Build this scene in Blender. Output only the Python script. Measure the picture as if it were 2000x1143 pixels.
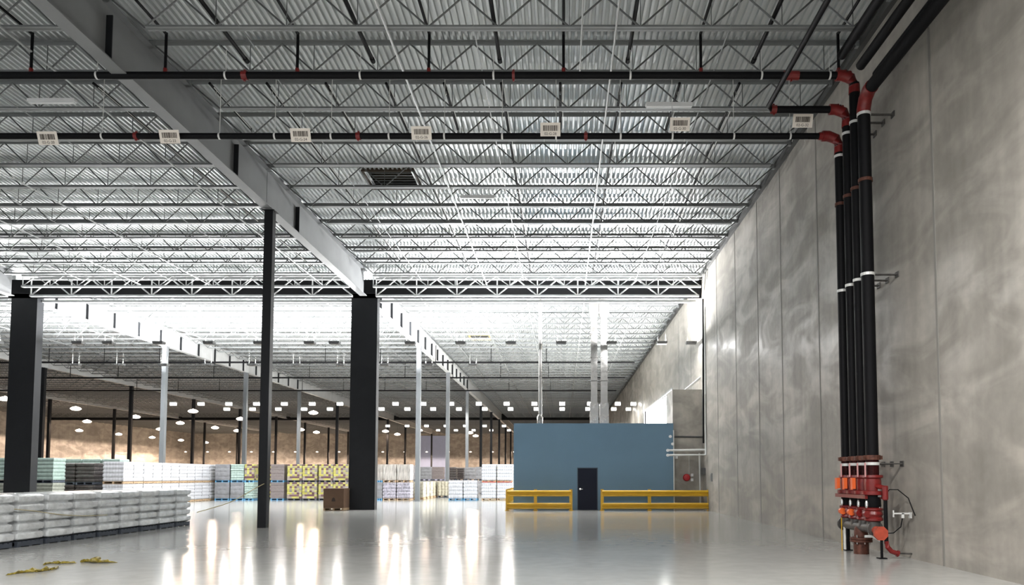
import bpy, math, random
from mathutils import Vector, Matrix
random.seed(7)
S = bpy.context.scene
for o in list(bpy.data.objects): bpy.data.objects.remove(o)
C = S.collection
# ------------------------------------------------------------------ camera
EYE = 1.69; F = 1450.0; PX = 1098.0; HORIZON = 931.0
TH = math.atan(0.058); PY = HORIZON - F * 0.058
cd = bpy.data.cameras.new('camera'); cam = bpy.data.objects.new('camera', cd); C.objects.link(cam)
cam.location = (0, 0, EYE); cam.rotation_euler = (math.pi / 2 + TH, 0, 0)
cd.sensor_width = 36.0; cd.lens = F / 2000 * 36.0
cd.shift_x = -(PX - 1000) / 2000.0; cd.shift_y = (PY - 571.5) / 2000.0
cd.clip_end = 600; cd.clip_start = 0.1
S.camera = cam
# ------------------------------------------------------------------ world, exposure, lights
S.view_settings.view_transform = 'Standard'; S.view_settings.look = 'None'
S.view_settings.exposure = 0.5; S.view_settings.gamma = 1.0; S.view_settings.use_curve_mapping = False
W = bpy.data.worlds.new('world'); S.world = W; W.use_nodes = True
W.node_tree.nodes['Background'].inputs[0].default_value = (0.92, 0.96, 1.0, 1)
W.node_tree.nodes['Background'].inputs[1].default_value = 0.7
def lamp(name, kind, loc, power, color=(1, 1, 1), rot=(0, 0, 0), size=1.0, size_y=None, spread=None):
    l = bpy.data.lights.new(name, kind); l.energy = power; l.color = color
    if kind == 'AREA':
        l.size = size
        if size_y: l.shape = 'RECTANGLE'; l.size_y = size_y
        if spread: l.spread = spread
    elif kind == 'SPOT': l.shadow_soft_size = 0.45; l.spot_size = math.radians(179); l.spot_blend = 0.05
    o = bpy.data.objects.new(name, l); C.objects.link(o); o.location = loc; o.rotation_euler = rot
    return o
DAYLIGHT = 26.0      # strength of the daylight behind the big wall opening
UPLIGHT = 450.0      # watts of the uplight added over each dark bay fixture to brighten the deck
DOWNLIGHT = 100.0   # watts each dark bay fixture throws down
WARM = 450.0        # watts of each far warm bay lamp
NEARFILL = 1150.0    # watts of each unseen bay light added overhead near the camera
WALLGLOW = 1900.0    # watts of the warm lamps added to brighten the far walls
COOL = 170.0         # watts of each far rectangular bay light
# ------------------------------------------------------------------ sizes (metres)
XW = 7.2             # right wall
XL = -84.0           # far left wall
YF = 168.0           # far wall
ZB = 11.29; ZT = 12.07; ZD = 12.12   # joist bottom, joist top, deck underside
ZG = 10.69           # girder underside
LX = [-9.92, -27.5, -45.1, -62.7]    # girder lines
Y0 = 37.9            # expansion line
BAY = 13.15; YC0 = 24.4
# ------------------------------------------------------------------ materials
def nt(m): return m.node_tree.nodes, m.node_tree.links
def mat(name, col, rough=0.5, metal=0.0, var=0.0, vscale=2.0, bump=0.0, bscale=8.0, coat=0.0, spec=None, stretch=None, emit=None, estr=0.0, rvar=0.0):
    m = bpy.data.materials.new(name); m.use_nodes = True; n, l = nt(m); b = n['Principled BSDF']
    b.inputs['Base Color'].default_value = (*col, 1); b.inputs['Roughness'].default_value = rough; b.inputs['Metallic'].default_value = metal
    if coat: b.inputs['Coat Weight'].default_value = coat; b.inputs['Coat Roughness'].default_value = 0.12
    if spec is not None: b.inputs['Specular IOR Level'].default_value = spec
    if emit: b.inputs['Emission Color'].default_value = (*emit, 1); b.inputs['Emission Strength'].default_value = estr
    tc = n.new('ShaderNodeTexCoord'); mp = n.new('ShaderNodeMapping'); l.new(tc.outputs['Object'], mp.inputs[0])
    if stretch: mp.inputs['Scale'].default_value = stretch
    if var or rvar:
        t = n.new('ShaderNodeTexNoise'); t.inputs['Scale'].default_value = vscale; t.inputs['Detail'].default_value = 5
        l.new(mp.outputs[0], t.inputs[0])
        if var:
            r = n.new('ShaderNodeMapRange'); r.inputs[1].default_value = 0.3; r.inputs[2].default_value = 0.7
            r.inputs[3].default_value = 1 - var; r.inputs[4].default_value = 1 + var; l.new(t.outputs['Fac'], r.inputs[0])
            mx = n.new('ShaderNodeMix'); mx.data_type = 'RGBA'; mx.blend_type = 'MULTIPLY'; mx.inputs[0].default_value = 1
            mx.inputs[6].default_value = (*col, 1); l.new(r.outputs[0], mx.inputs[7]); l.new(mx.outputs[2], b.inputs['Base Color'])
        if rvar:
            r2 = n.new('ShaderNodeMapRange'); r2.inputs[1].default_value = 0.35; r2.inputs[2].default_value = 0.65
            r2.inputs[3].default_value = max(0.03, rough - rvar); r2.inputs[4].default_value = rough + rvar
            l.new(t.outputs['Fac'], r2.inputs[0]); l.new(r2.outputs[0], b.inputs['Roughness'])
    if bump:
        t = n.new('ShaderNodeTexNoise'); t.inputs['Scale'].default_value = bscale; t.inputs['Detail'].default_value = 4
        bp = n.new('ShaderNodeBump'); bp.inputs['Strength'].default_value = bump; bp.inputs['Distance'].default_value = 0.05
        l.new(mp.outputs[0], t.inputs[0]); l.new(t.outputs['Fac'], bp.inputs['Height']); l.new(bp.outputs[0], b.inputs['Normal'])
    return m

def concrete_wall():
    m = bpy.data.materials.new('sealed_concrete'); m.use_nodes = True; n, l = nt(m); b = n['Principled BSDF']
    tc = n.new('ShaderNodeTexCoord')
    def noise(scale, sc, det=5, dist=0.0, rot=None):
        mp = n.new('ShaderNodeMapping'); mp.inputs['Scale'].default_value = sc; l.new(tc.outputs['Object'], mp.inputs[0])
        if rot: mp.inputs['Rotation'].default_value = rot
        t = n.new('ShaderNodeTexNoise'); t.inputs['Scale'].default_value = scale; t.inputs['Detail'].default_value = det
        t.inputs['Distortion'].default_value = dist; l.new(mp.outputs[0], t.inputs[0]); return t.outputs['Fac']
    def rng(s, a, b_, c, d):
        r = n.new('ShaderNodeMapRange'); r.interpolation_type = 'SMOOTHSTEP'
        for i, v in zip((1, 2, 3, 4), (a, b_, c, d)): r.inputs[i].default_value = v
        l.new(s, r.inputs[0]); return r.outputs[0]
    def mul(a, b_):
        x = n.new('ShaderNodeMath'); x.operation = 'MULTIPLY'; l.new(a, x.inputs[0]); l.new(b_, x.inputs[1]); return x.outputs[0]
    big = noise(0.35, (1, 1, 0.7), 3, 1.0)
    trowel = noise(0.8, (1, 0.5, 1.3), 5, 0.9, (0.5, 0, 0))
    fine = noise(5, (1, 1, 1), 6)
    streak = noise(2.2, (1, 1.5, 0.08), 3)
    v = mul(mul(rng(big, 0.3, 0.7, 0.88, 1.1), rng(trowel, 0.35, 0.68, 0.82, 1.18)), mul(rng(fine, 0.3, 0.7, 0.94, 1.05), rng(streak, 0.3, 0.7, 0.93, 1.05)))
    # panel joints every 3.05 m
    sp = n.new('ShaderNodeSeparateXYZ'); l.new(tc.outputs['Object'], sp.inputs[0])
    cr = n.new('ShaderNodeValToRGB'); e = cr.color_ramp.elements
    e[0].color = (0.31, 0.285, 0.25, 1); e[1].color = (0.38, 0.355, 0.315, 1); l.new(big, cr.inputs[0])
    mx = n.new('ShaderNodeMix'); mx.data_type = 'RGBA'; mx.blend_type = 'MULTIPLY'; mx.inputs[0].default_value = 1
    l.new(cr.outputs[0], mx.inputs[6]); l.new(v, mx.inputs[7]); l.new(mx.outputs[2], b.inputs['Base Color'])
    l.new(rng(trowel, 0.36, 0.66, 0.58, 0.34), b.inputs['Roughness'])
    bp = n.new('ShaderNodeBump'); bp.inputs['Strength'].default_value = 0.05; bp.inputs['Distance'].default_value = 0.06
    l.new(big, bp.inputs['Height']); l.new(bp.outputs[0], b.inputs['Normal'])
    return m

def floor_mat():
    m = bpy.data.materials.new('polished_concrete_floor'); m.use_nodes = True; n, l = nt(m); b = n['Principled BSDF']
    tc = n.new('ShaderNodeTexCoord')
    def noise(scale, sc=(1, 1, 1), det=4, dist=0.0):
        mp = n.new('ShaderNodeMapping'); mp.inputs['Scale'].default_value = sc; l.new(tc.outputs['Object'], mp.inputs[0])
        t = n.new('ShaderNodeTexNoise'); t.inputs['Scale'].default_value = scale; t.inputs['Detail'].default_value = det
        t.inputs['Distortion'].default_value = dist; l.new(mp.outputs[0], t.inputs[0]); return t.outputs['Fac']
    def rng(s, a, b_, c, d):
        r = n.new('ShaderNodeMapRange')
        for i, v in zip((1, 2, 3, 4), (a, b_, c, d)): r.inputs[i].default_value = v
        l.new(s, r.inputs[0]); return r.outputs[0]
    big = noise(0.25, det=5, dist=1.0); fine = noise(3.0, det=6)
    cr = n.new('ShaderNodeValToRGB'); e = cr.color_ramp.elements
    e[0].position = 0.3; e[0].color = (0.40, 0.40, 0.385, 1); e[1].position = 0.7; e[1].color = (0.45, 0.45, 0.43, 1)
    l.new(big, cr.inputs[0])
    mx = n.new('ShaderNodeMix'); mx.data_type = 'RGBA'; mx.blend_type = 'MULTIPLY'; mx.inputs[0].default_value = 1
    l.new(cr.outputs[0], mx.inputs[6]); l.new(rng(fine, 0.3, 0.7, 0.93, 1.05), mx.inputs[7]); l.new(mx.outputs[2], b.inputs['Base Color'])
    l.new(rng(noise(0.5, det=4, dist=0.6), 0.35, 0.65, 0.135, 0.15), b.inputs['Roughness'])
    b.inputs['Specular IOR Level'].default_value = 0.4
    bp = n.new('ShaderNodeBump'); bp.inputs['Strength'].default_value = 0.035; bp.inputs['Distance'].default_value = 0.05
    l.new(noise(1.6, det=3), bp.inputs['Height']); l.new(bp.outputs[0], b.inputs['Normal'])
    return m

def checker_goods(name, cols, sx, sz, rough=0.35):
    """boxes printed in a mix of colours, brick pattern in object space"""
    m = bpy.data.materials.new(name); m.use_nodes = True; n, l = nt(m); b = n['Principled BSDF']
    tc = n.new('ShaderNodeTexCoord'); mp = n.new('ShaderNodeMapping'); l.new(tc.outputs['Object'], mp.inputs[0])
    mp.inputs['Scale'].default_value = (1 / sx, 1 / sx, 1 / sz)
    vm = n.new('ShaderNodeVectorMath'); vm.operation = 'FLOOR'; l.new(mp.outputs[0], vm.inputs[0])
    w = n.new('ShaderNodeTexWhiteNoise'); w.noise_dimensions = '3D'; l.new(vm.outputs[0], w.inputs['Vector'])
    cr = n.new('ShaderNodeValToRGB'); cr.color_ramp.interpolation = 'CONSTANT'; e = cr.color_ramp.elements
    k = len(cols); e[0].position = 0; e[0].color = (*cols[0], 1); e[1].position = 1 / k; e[1].color = (*cols[1], 1)
    for i in range(2, k): x = e.new(i / k); x.color = (*cols[i], 1)
    l.new(w.outputs['Value'], cr.inputs[0]); l.new(cr.outputs[0], b.inputs['Base Color']); b.inputs['Roughness'].default_value = rough
    return m

M = dict(
    wall=concrete_wall(), floor=floor_mat(),
    deck=mat('galvanised_deck', (0.64, 0.66, 0.66), 0.40, 0.62, var=0.06, vscale=0.6, rvar=0.08),
    steel=mat('grey_joist_paint', (0.23, 0.24, 0.24), 0.45, 0.3, var=0.08),
    steel_shade=mat('silhouette_web_paint', (0.11, 0.115, 0.115), 0.5, 0.2),  # joist webs seen in silhouette: their shade is put into a darker colour
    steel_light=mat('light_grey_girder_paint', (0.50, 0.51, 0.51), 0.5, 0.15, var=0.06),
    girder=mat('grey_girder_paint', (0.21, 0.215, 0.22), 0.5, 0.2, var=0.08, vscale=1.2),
    dark=mat('dark_column_paint', (0.010, 0.011, 0.013), 0.5, 0.0, var=0.1, spec=0.25),
    col_lit=mat('lit_column_paint', (0.17, 0.18, 0.19), 0.38, 0.2),  # columns in the bright zone: the light on them is put into this grey
    black=mat('black_pipe_paint', (0.005, 0.005, 0.006), 0.55, 0.0, spec=0.13),
    blackcloth=mat('black_joint_sheet', (0.006, 0.006, 0.007), 0.8, spec=0.2),
    red=mat('red_valve_paint', (0.17, 0.011, 0.010), 0.35, var=0.2, vscale=9),
    orange=mat('orange_red_enamel', (0.75, 0.13, 0.03), 0.4),
    pink=mat('pink_tag', (0.62, 0.30, 0.30), 0.6),
    rust=mat('rusty_iron', (0.10, 0.035, 0.022), 0.6, 0.3, var=0.4, vscale=14),
    iron=mat('grey_cast_iron', (0.09, 0.085, 0.08), 0.45, 0.5, var=0.3, vscale=10),
    galv=mat('galvanised_duct', (0.25, 0.245, 0.235), 0.33, 0.85, var=0.12, vscale=2.5, bump=0.25, bscale=3, rvar=0.1),
    roofpipe=mat('grey_conduit', (0.42, 0.43, 0.43), 0.4, 0.3),
    conduit=mat('white_conduit', (0.70, 0.70, 0.68), 0.4, 0.1),
    band=mat('white_clamp_band', (0.72, 0.72, 0.70), 0.35, 0.2),
    blue=mat('blue_grey_wall_paint', (0.135, 0.235, 0.33), 0.6, var=0.03, vscale=1),
    navy=mat('navy_door_paint', (0.006, 0.009, 0.022), 0.5, spec=0.2),
    frame=mat('door_frame_paint', (0.03, 0.05, 0.075), 0.4),
    chrome=mat('bright_chrome', (0.8, 0.8, 0.78), 0.2, 0.9),
    yellow=mat('yellow_guard_enamel', (0.62, 0.36, 0.012), 0.35, var=0.06, vscale=3),
    cardboard=mat('brown_cardboard', (0.11, 0.06, 0.032), 0.75, var=0.1, vscale=3),
    cardprint=mat('dark_print', (0.03, 0.018, 0.012), 0.8),
    wood=mat('pallet_wood', (0.36, 0.25, 0.15), 0.8, var=0.2, vscale=6),
    bluepallet=mat('blue_pallet_paint', (0.07, 0.24, 0.42), 0.6),
    darkpallet=mat('dark_shaded_pallet', (0.05, 0.06, 0.08), 0.7),  # thin shadow under the wrapped rows put into a dark pallet colour
    wrap=mat('white_stretch_wrap', (0.70, 0.72, 0.73), 0.28, var=0.25, vscale=3.5, bump=0.8, bscale=6, coat=0.8),
    bottles=mat('white_bottle_goods', (0.50, 0.50, 0.53), 0.35, var=0.08, vscale=9, coat=0.3),
    lilac=mat('lilac_bottle_goods', (0.33, 0.31, 0.36), 0.35, var=0.3, vscale=9, coat=0.3),
    green=mat('pale_green_goods', (0.30, 0.39, 0.35), 0.4, var=0.15, vscale=6, coat=0.3),
    olive=mat('grey_green_goods', (0.26, 0.27, 0.23), 0.45, var=0.2, vscale=6, coat=0.3),
    darkgoods=mat('dark_film_goods', (0.055, 0.045, 0.043), 0.3, var=0.4, vscale=7, bump=0.6, bscale=7, coat=0.6),
    greygoods=mat('grey_film_goods', (0.18, 0.18, 0.19), 0.35, var=0.2, vscale=5, bump=0.4, bscale=5, coat=0.5),
    browngoods=mat('brown_grey_carton_goods', (0.15, 0.125, 0.12), 0.5, var=0.15, vscale=8),
    beige=mat('beige_jar_goods', (0.38, 0.35, 0.27), 0.35, var=0.2, vscale=6, coat=0.4),
    film=mat('cloudy_film_goods', (0.42, 0.39, 0.36), 0.3, var=0.35, vscale=4, bump=0.6, bscale=5, coat=0.6, stretch=(3, 3, 0.4)),
    yellowgoods=checker_goods('yellow_carton_goods', [(0.36, 0.33, 0.07), (0.40, 0.37, 0.10), (0.20, 0.18, 0.16), (0.33, 0.31, 0.11), (0.09, 0.04, 0.05), (0.25, 0.21, 0.18)], 0.17, 0.145),
    redstrip=mat('red_slip_sheet', (0.55, 0.09, 0.06), 0.6),
    sign=mat('cream_sign_card', (0.84, 0.77, 0.69), 0.5),
    ink=mat('brown_black_ink', (0.045, 0.03, 0.02), 0.6),
    lens_on=mat('lit_lens', (0.9, 0.9, 0.9), 0.4, emit=(1, 0.98, 0.93), estr=7.0),
    lens_warm=mat('lit_warm_lens', (0.9, 0.9, 0.9), 0.4, emit=(1, 0.86, 0.72), estr=5.0),
    lens_off=mat('unlit_lens', (0.75, 0.76, 0.76), 0.3),
    housing=mat('grey_lamp_housing', (0.10, 0.10, 0.10), 0.4, 0.2),
    white_housing=mat('white_lamp_housing', (0.8, 0.8, 0.8), 0.4),
    hatch=mat('brown_hatch_lining', (0.05, 0.035, 0.022), 0.7, var=0.3),
    hatch_lit=mat('lit_hatch_lining', (0.50, 0.38, 0.16), 0.7, var=0.2),  # lit interior of the far hatch put into its lining colour
    day=mat('daylight', (1, 1, 1), 0.5, emit=(1.0, 0.985, 0.95), estr=DAYLIGHT),
    farblue=mat('pale_blue_curtain', (0.40, 0.48, 0.72), 0.6, var=0.03),
    tape=mat('yellow_tape', (0.22, 0.17, 0.02), 0.45, var=0.4, vscale=16),
    rope=mat('pale_tape', (0.42, 0.36, 0.20), 0.5),
    darksteel=mat('dark_ledger_steel', (0.05, 0.05, 0.048), 0.6),
)
# ------------------------------------------------------------------ mesh helpers
class MB:
    def __init__(s): s.v = []; s.f = []; s.mi = []; s.cur = 0
    def box(s, x0, x1, y0, y1, z0, z1):
        i = len(s.v); s.v += [(x0, y0, z0), (x1, y0, z0), (x1, y1, z0), (x0, y1, z0), (x0, y0, z1), (x1, y0, z1), (x1, y1, z1), (x0, y1, z1)]
        for q in ((0, 3, 2, 1), (4, 5, 6, 7), (0, 1, 5, 4), (1, 2, 6, 5), (2, 3, 7, 6), (3, 0, 4, 7)):
            s.f.append(tuple(i + k for k in q)); s.mi.append(s.cur)
        return s
    def tube(s, p, q, r, n=8, r2=None, caps=True):
        p = Vector(p); q = Vector(q); d = (q - p); d.normalize(); r2 = r if r2 is None else r2
        a = Vector((0, 0, 1)) if abs(d.z) < 0.9 else Vector((1, 0, 0)); u = d.cross(a).normalized(); w = d.cross(u)
        i = len(s.v)
        for c, rr in ((p, r), (q, r2)):
            for k in range(n):
                t = 2 * math.pi * (k + 0.5) / n; s.v.append(tuple(c + u * (rr * math.cos(t)) + w * (rr * math.sin(t))))
        for k in range(n):
            s.f.append((i + k, i + (k + 1) % n, i + n + (k + 1) % n, i + n + k)); s.mi.append(s.cur)
        if caps:
            s.f.append(tuple(i + n - 1 - k for k in range(n))); s.f.append(tuple(i + n + k for k in range(n))); s.mi += [s.cur, s.cur]
        return s
    def path(s, pts, r, n=8):
        pts = [Vector(p) for p in pts]; i0 = len(s.v); N = len(pts)
        for j, p in enumerate(pts):
            d = (pts[min(j + 1, N - 1)] - pts[max(j - 1, 0)]).normalized()
            a = Vector((0, 0, 1)) if abs(d.z) < 0.95 else Vector((0, 1, 0)); u = d.cross(a).normalized(); w = d.cross(u)
            if j and u.dot(pu) < 0: u = -u; w = -w
            pu = u
            for k in range(n):
                t = 2 * math.pi * k / n; s.v.append(tuple(p + u * (r * math.cos(t)) + w * (r * math.sin(t))))
        for j in range(N - 1):
            for k in range(n):
                s.f.append((i0 + j * n + k, i0 + j * n + (k + 1) % n, i0 + (j + 1) * n + (k + 1) % n, i0 + (j + 1) * n + k)); s.mi.append(s.cur)
        s.f.append(tuple(i0 + k for k in range(n))); s.f.append(tuple(i0 + (N - 1) * n + k for k in range(n))); s.mi += [s.cur, s.cur]
        return s
    def lathe(s, c, prof, n=16, axis='z'):
        i0 = len(s.v); cx, cy, cz = c
        for (r, h) in prof:
            for k in range(n):
                t = 2 * math.pi * k / n; a, b = r * math.cos(t), r * math.sin(t)
                s.v.append((cx + a, cy + b, cz + h) if axis == 'z' else ((cx + h, cy + a, cz + b) if axis == 'x' else (cx + a, cy + h, cz + b)))
        for j in range(len(prof) - 1):
            for k in range(n):
                s.f.append((i0 + j * n + k, i0 + j * n + (k + 1) % n, i0 + (j + 1) * n + (k + 1) % n, i0 + (j + 1) * n + k)); s.mi.append(s.cur)
        s.f.append(tuple(i0 + k for k in range(n))[::-1]); s.f.append(tuple(i0 + (len(prof) - 1) * n + k for k in range(n))); s.mi += [s.cur, s.cur]
        return s
    def poly_prism(s, pts, y0, y1):       # pts in xz
        i = len(s.v); n = len(pts)
        s.v += [(x, y0, z) for x, z in pts] + [(x, y1, z) for x, z in pts]
        for k in range(n): s.f.append((i + k, i + (k + 1) % n, i + n + (k + 1) % n, i + n + k)); s.mi.append(s.cur)
        s.f.append(tuple(i + n - 1 - k for k in range(n))); s.f.append(tuple(i + n + k for k in range(n))); s.mi += [s.cur, s.cur]
        return s
    def mesh(s, name, m, smooth=False):
        me = bpy.data.meshes.new(name); me.from_pydata(s.v, [], s.f)
        for mm in (m if isinstance(m, (list, tuple)) else [m]): me.materials.append(mm)
        if isinstance(m, (list, tuple)): me.polygons.foreach_set('material_index', s.mi)
        if smooth: me.polygons.foreach_set('use_smooth', [True] * len(me.polygons))
        me.validate(); me.update(); return me
    def build(s, name, m, parent=None, smooth=False):
        me = s.mesh(name, m, smooth)
        if smooth and hasattr(me, 'set_sharp_from_angle'): me.set_sharp_from_angle(angle=math.radians(40))
        return link(name, me, parent)
def link(name, data, parent=None):
    o = bpy.data.objects.new(name, data); C.objects.link(o)
    if parent is not None: o.parent = parent
    return o
def tag(o, label, cat=None, group=None, kind=None):
    if label: o['label'] = label
    if cat: o['category'] = cat
    if group: o['group'] = group
    if kind: o['kind'] = kind
    return o
def thing(name, loc, label, cat, group=None, rz=0):
    o = bpy.data.objects.new(name, None); C.objects.link(o); o.location = loc; o.rotation_euler = (0, 0, rz); o.empty_display_size = 0.3
    return tag(o, label, cat, group)
def copy_tree(o, parent=None):
    c = o.copy(); C.objects.link(c); c.parent = parent
    for ch in o.children: copy_tree(ch, c)
    return c
def struct(name, mb, m, label=None, smooth=False):
    o = mb.build(name, m, None, smooth); o['kind'] = 'structure'
    if label: o['label'] = label
    return o
ORD = ['first', 'second', 'third', 'fourth', 'fifth', 'sixth', 'seventh', 'eighth', 'ninth', 'tenth', 'eleventh', 'twelfth', 'thirteenth', 'fourteenth', 'fifteenth', 'sixteenth']
# ------------------------------------------------------------------ the shell
struct('floor', MB().box(XL - 1, XW + 0.6, -12, YF + 1, -0.3, 0), M['floor'], 'polished grey concrete warehouse floor')
# saw-cut joints in the floor are thin grooves; right wall with its opening
OY0, OY1, OZ0, OZ1 = 48.2, 64.5, 1.2, 7.35
w = MB(); T = 0.35
w.box(XW, XW + T, -12, OY0, 0, 13); w.box(XW, XW + T, OY1, YF, 0, 13)
w.box(XW, XW + T, OY0, OY1, OZ1, 13); w.box(XW, XW + T, OY0, OY1, 0, OZ0)
struct('wall_right', w, M['wall'], 'sealed grey concrete tilt-up wall with trowel marks')
# panel joints: shallow raised chamfer strips standing 12 mm proud
jt = MB()
for y in [9.0, 14.1, 20.6, 24.1, 27.0, 30.5, 34.2, 41.2, 45.5, 66.5, 71, 76, 81, 86, 92, 98, 105, 113]:
    jt.box(XW - 0.012, XW + 0.01, y - 0.035, y + 0.035, 0, 12.4)
struct('trim_1', jt, mat('joint_sealant', (0.24, 0.23, 0.21), 0.55), 'vertical sealed joints between the concrete wall panels')
struct('wall_left', MB().box(XL - 0.4, XL, 0, YF, 0, 13), M['wall'])
struct('wall_back', MB().box(XL - 0.4, XW + T, YF, YF + 0.4, 0, 13), M['wall'], 'far concrete wall of the warehouse')
# daylight opening in the right wall
wf = MB(); wf.box(XW + 0.12, XW + 0.16, OY0, OY1, OZ0, OZ1)
wo = struct('window_1', wf, M['day'], 'blown-out bright opening in the concrete wall beyond the blue room')
tf = MB()
for a, b in ((OZ0 - 0.12, OZ0), (OZ1, OZ1 + 0.12)): tf.box(XW - 0.06, XW + 0.12, OY0 - 0.1, OY1 + 0.1, a, b)
tf.box(XW - 0.06, XW + 0.12, OY0 - 0.1, OY0, OZ0, OZ1).box(XW - 0.06, XW + 0.12, OY1, OY1 + 0.1, OZ0, OZ1)
fo = tf.build('window_frame', M['steel_light'], wo)
# pale blue panel on the far wall
farx = lambda px: (px - PX) * YF / F
struct('door_2', MB().box(farx(815), farx(878), YF - 0.25, YF, 0, 10.9), M['farblue'], 'tall pale blue curtain doorway on the far wall')
# roof deck: real corrugation, flutes running away from the camera, with two hatch openings
HATCH = [(-6.8, -5.1, 24.75, 26.3), (-6.9, -5.45, 54.2, 56.0)]
def deck(x0, x1, y0, y1):
    mb = MB(); P = 0.1524; prof = []
    k0 = math.floor(x0 / P); x = k0 * P
    while x < x1:
        prof += [(x, 0.0), (x + 0.055, 0.0), (x + 0.070, 0.072), (x + 0.1374, 0.072)]; x += P
    i = len(mb.v); n = len(prof)
    mb.v += [(px, y0, ZD + pz) for px, pz in prof] + [(px, y1, ZD + pz) for px, pz in prof]
    for k in range(n - 1): mb.f.append((i + k, i + n + k, i + n + k + 1, i + k + 1)); mb.mi.append(0)
    return mb
dk = MB()
def add(mb): 
    i = len(dk.v); dk.v.extend(mb.v); dk.f.extend([tuple(i + q for q in f) for f in mb.f]); dk.mi.extend(mb.mi)
ys = [-12, HATCH[0][2], HATCH[0][3], HATCH[1][2], HATCH[1][3], YF]
for a in range(5):
    if a in (1, 3):
        h = HATCH[a // 2]; add(deck(XL, h[0], ys[a], ys[a + 1])); add(deck(h[1], XW, ys[a], ys[a + 1]))
    else: add(deck(XL, XW, ys[a], ys[a + 1]))
struct('ceiling', dk, M['deck'], 'corrugated galvanised steel roof deck')
struct('ceiling_topping', MB().box(XL - 0.4, XW + T, -12, HATCH[0][2], ZD + 0.09, ZD + 0.3).box(XL - 0.4, XW + T, HATCH[0][3], YF + 0.4, ZD + 0.09, ZD + 0.3)
       .box(XL - 0.4, HATCH[0][0], HATCH[0][2], HATCH[0][3], ZD + 0.09, ZD + 0.3).box(HATCH[0][1], XW + T, HATCH[0][2], HATCH[0][3], ZD + 0.09, ZD + 0.3), M['darksteel'])
for i, h in enumerate(HATCH):
    hb = MB(); t = 0.05; z1 = ZD + 0.75
    hb.box(h[0] - t, h[0], h[2], h[3], ZD - 0.06, z1).box(h[1], h[1] + t, h[2], h[3], ZD - 0.06, z1)
    hb.box(h[0] - t, h[1] + t, h[2] - t, h[2], ZD - 0.06, z1).box(h[0] - t, h[1] + t, h[3], h[3] + t, ZD - 0.06, z1)
    if i == 0: hb.box(h[0] - t, h[1] + t, h[2] - t, h[3] + t, z1, z1 + 0.05)
    lab = ['dark brown framed roof hatch between the joists of the near right bay', 'yellow-lit framed roof hatch in the bright deck beyond the expansion band'][i]
    o = tag(hb.build('roof_hatch', M['hatch' if i == 0 else 'hatch_lit']), lab, 'hatch', 'roof hatches')
    g = MB()
    for k in range(7): g.box(h[0], h[1], h[2] + 0.1 + k * (h[3] - h[2] - 0.2) / 6 - 0.015, h[2] + 0.1 + k * (h[3] - h[2] - 0.2) / 6 + 0.015, ZD + 0.12, ZD + 0.15)
    g.build('safety_grate', M['steel'] if i == 0 else M['hatch_lit'], o)
# ledger angle at the right wall, wall-top shadow band put into its colour
struct('trim_2', MB().box(XW - 0.12, XW, -12, YF, ZD - 0.22, ZD), M['darksteel'], 'shadow-dark steel ledger along the top of the right wall')
# ------------------------------------------------------------------ joists
def joist_meshes(L, kind, npan):
    """L long joist running along -x from its origin (right end), origin at deck height"""
    b = ZB - ZT; hw = 0.085
    bot = MB(); top = MB(); web = MB()
    for s in (-1, 1):
        bot.box(-L + 1.0, -0.75, s * 0.012 if s > 0 else -hw, hw if s > 0 else -0.012, b, b + 0.012)
        bot.box(-L + 1.0, -0.75, s * 0.012 - 0.005, s * 0.012 + 0.005, b, b + 0.085)
        top.box(-L + 0.02, -0.02, s * 0.012 if s > 0 else -hw, hw if s > 0 else -0.012, -0.012, 0)
        top.box(-L + 0.02, -0.02, s * 0.012 - 0.005, s * 0.012 + 0.005, -0.085, 0)
    for e in (-L + 0.02, -0.2): top.box(e, e + 0.18, -0.06, 0.06, -0.14, -0.012)
    p = (L - 1.9) / npan; r = 0.021
    xs = [-0.95 - p * k for k in range(npan + 1)]
    web.tube((-0.15, 0, -0.06), (xs[0], 0, b + 0.04), r, 5, caps=False); web.tube((-L + 0.15, 0, -0.06), (xs[-1], 0, b + 0.04), r, 5, caps=False)
    for k in range(npan):
        m = (xs[k] + xs[k + 1]) / 2
        web.tube((xs[k], 0, b + 0.04), (m, 0, -0.05), r, 5, caps=False); web.tube((m, 0, -0.05), (xs[k + 1], 0, b + 0.04), r, 5, caps=False)
        web.tube((xs[k], 0, b + 0.04), (xs[k], 0, -0.05), 0.011, 4, caps=False)
    return top.mesh('top_chord', M['steel']), bot.mesh('bottom_chord', M['steel']), web.mesh('web_rods', M['steel_shade'])
bays = [(XW, LX[0]), (LX[0], LX[1]), (LX[1], LX[2]), (LX[2], LX[3]), (LX[3], XL)]
bayname = ['in the right wall bay', 'in the second bay from right', 'in the third bay from right', 'in the fourth bay from right', 'in the leftmost bay']
rows_near = [15.42 + 1.76 * k for k in range(-3, 12)]
rows_near = [y for y in rows_near if y < 36.0]
rows_far = [39.3 + 1.76 * k for k in range(0, 74) if 39.3 + 1.76 * k < YF - 0.5]
protos = {}
far_stuff = MB()
def merged(meshes, name):
    mb = MB()
    for me in meshes:
        i = len(mb.v); mb.v += [tuple(v.co) for v in me.vertices]; mb.f += [tuple(i + k for k in p.vertices) for p in me.polygons]
    mb.mi = [0] * len(mb.f); return mb
count = 0
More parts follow.
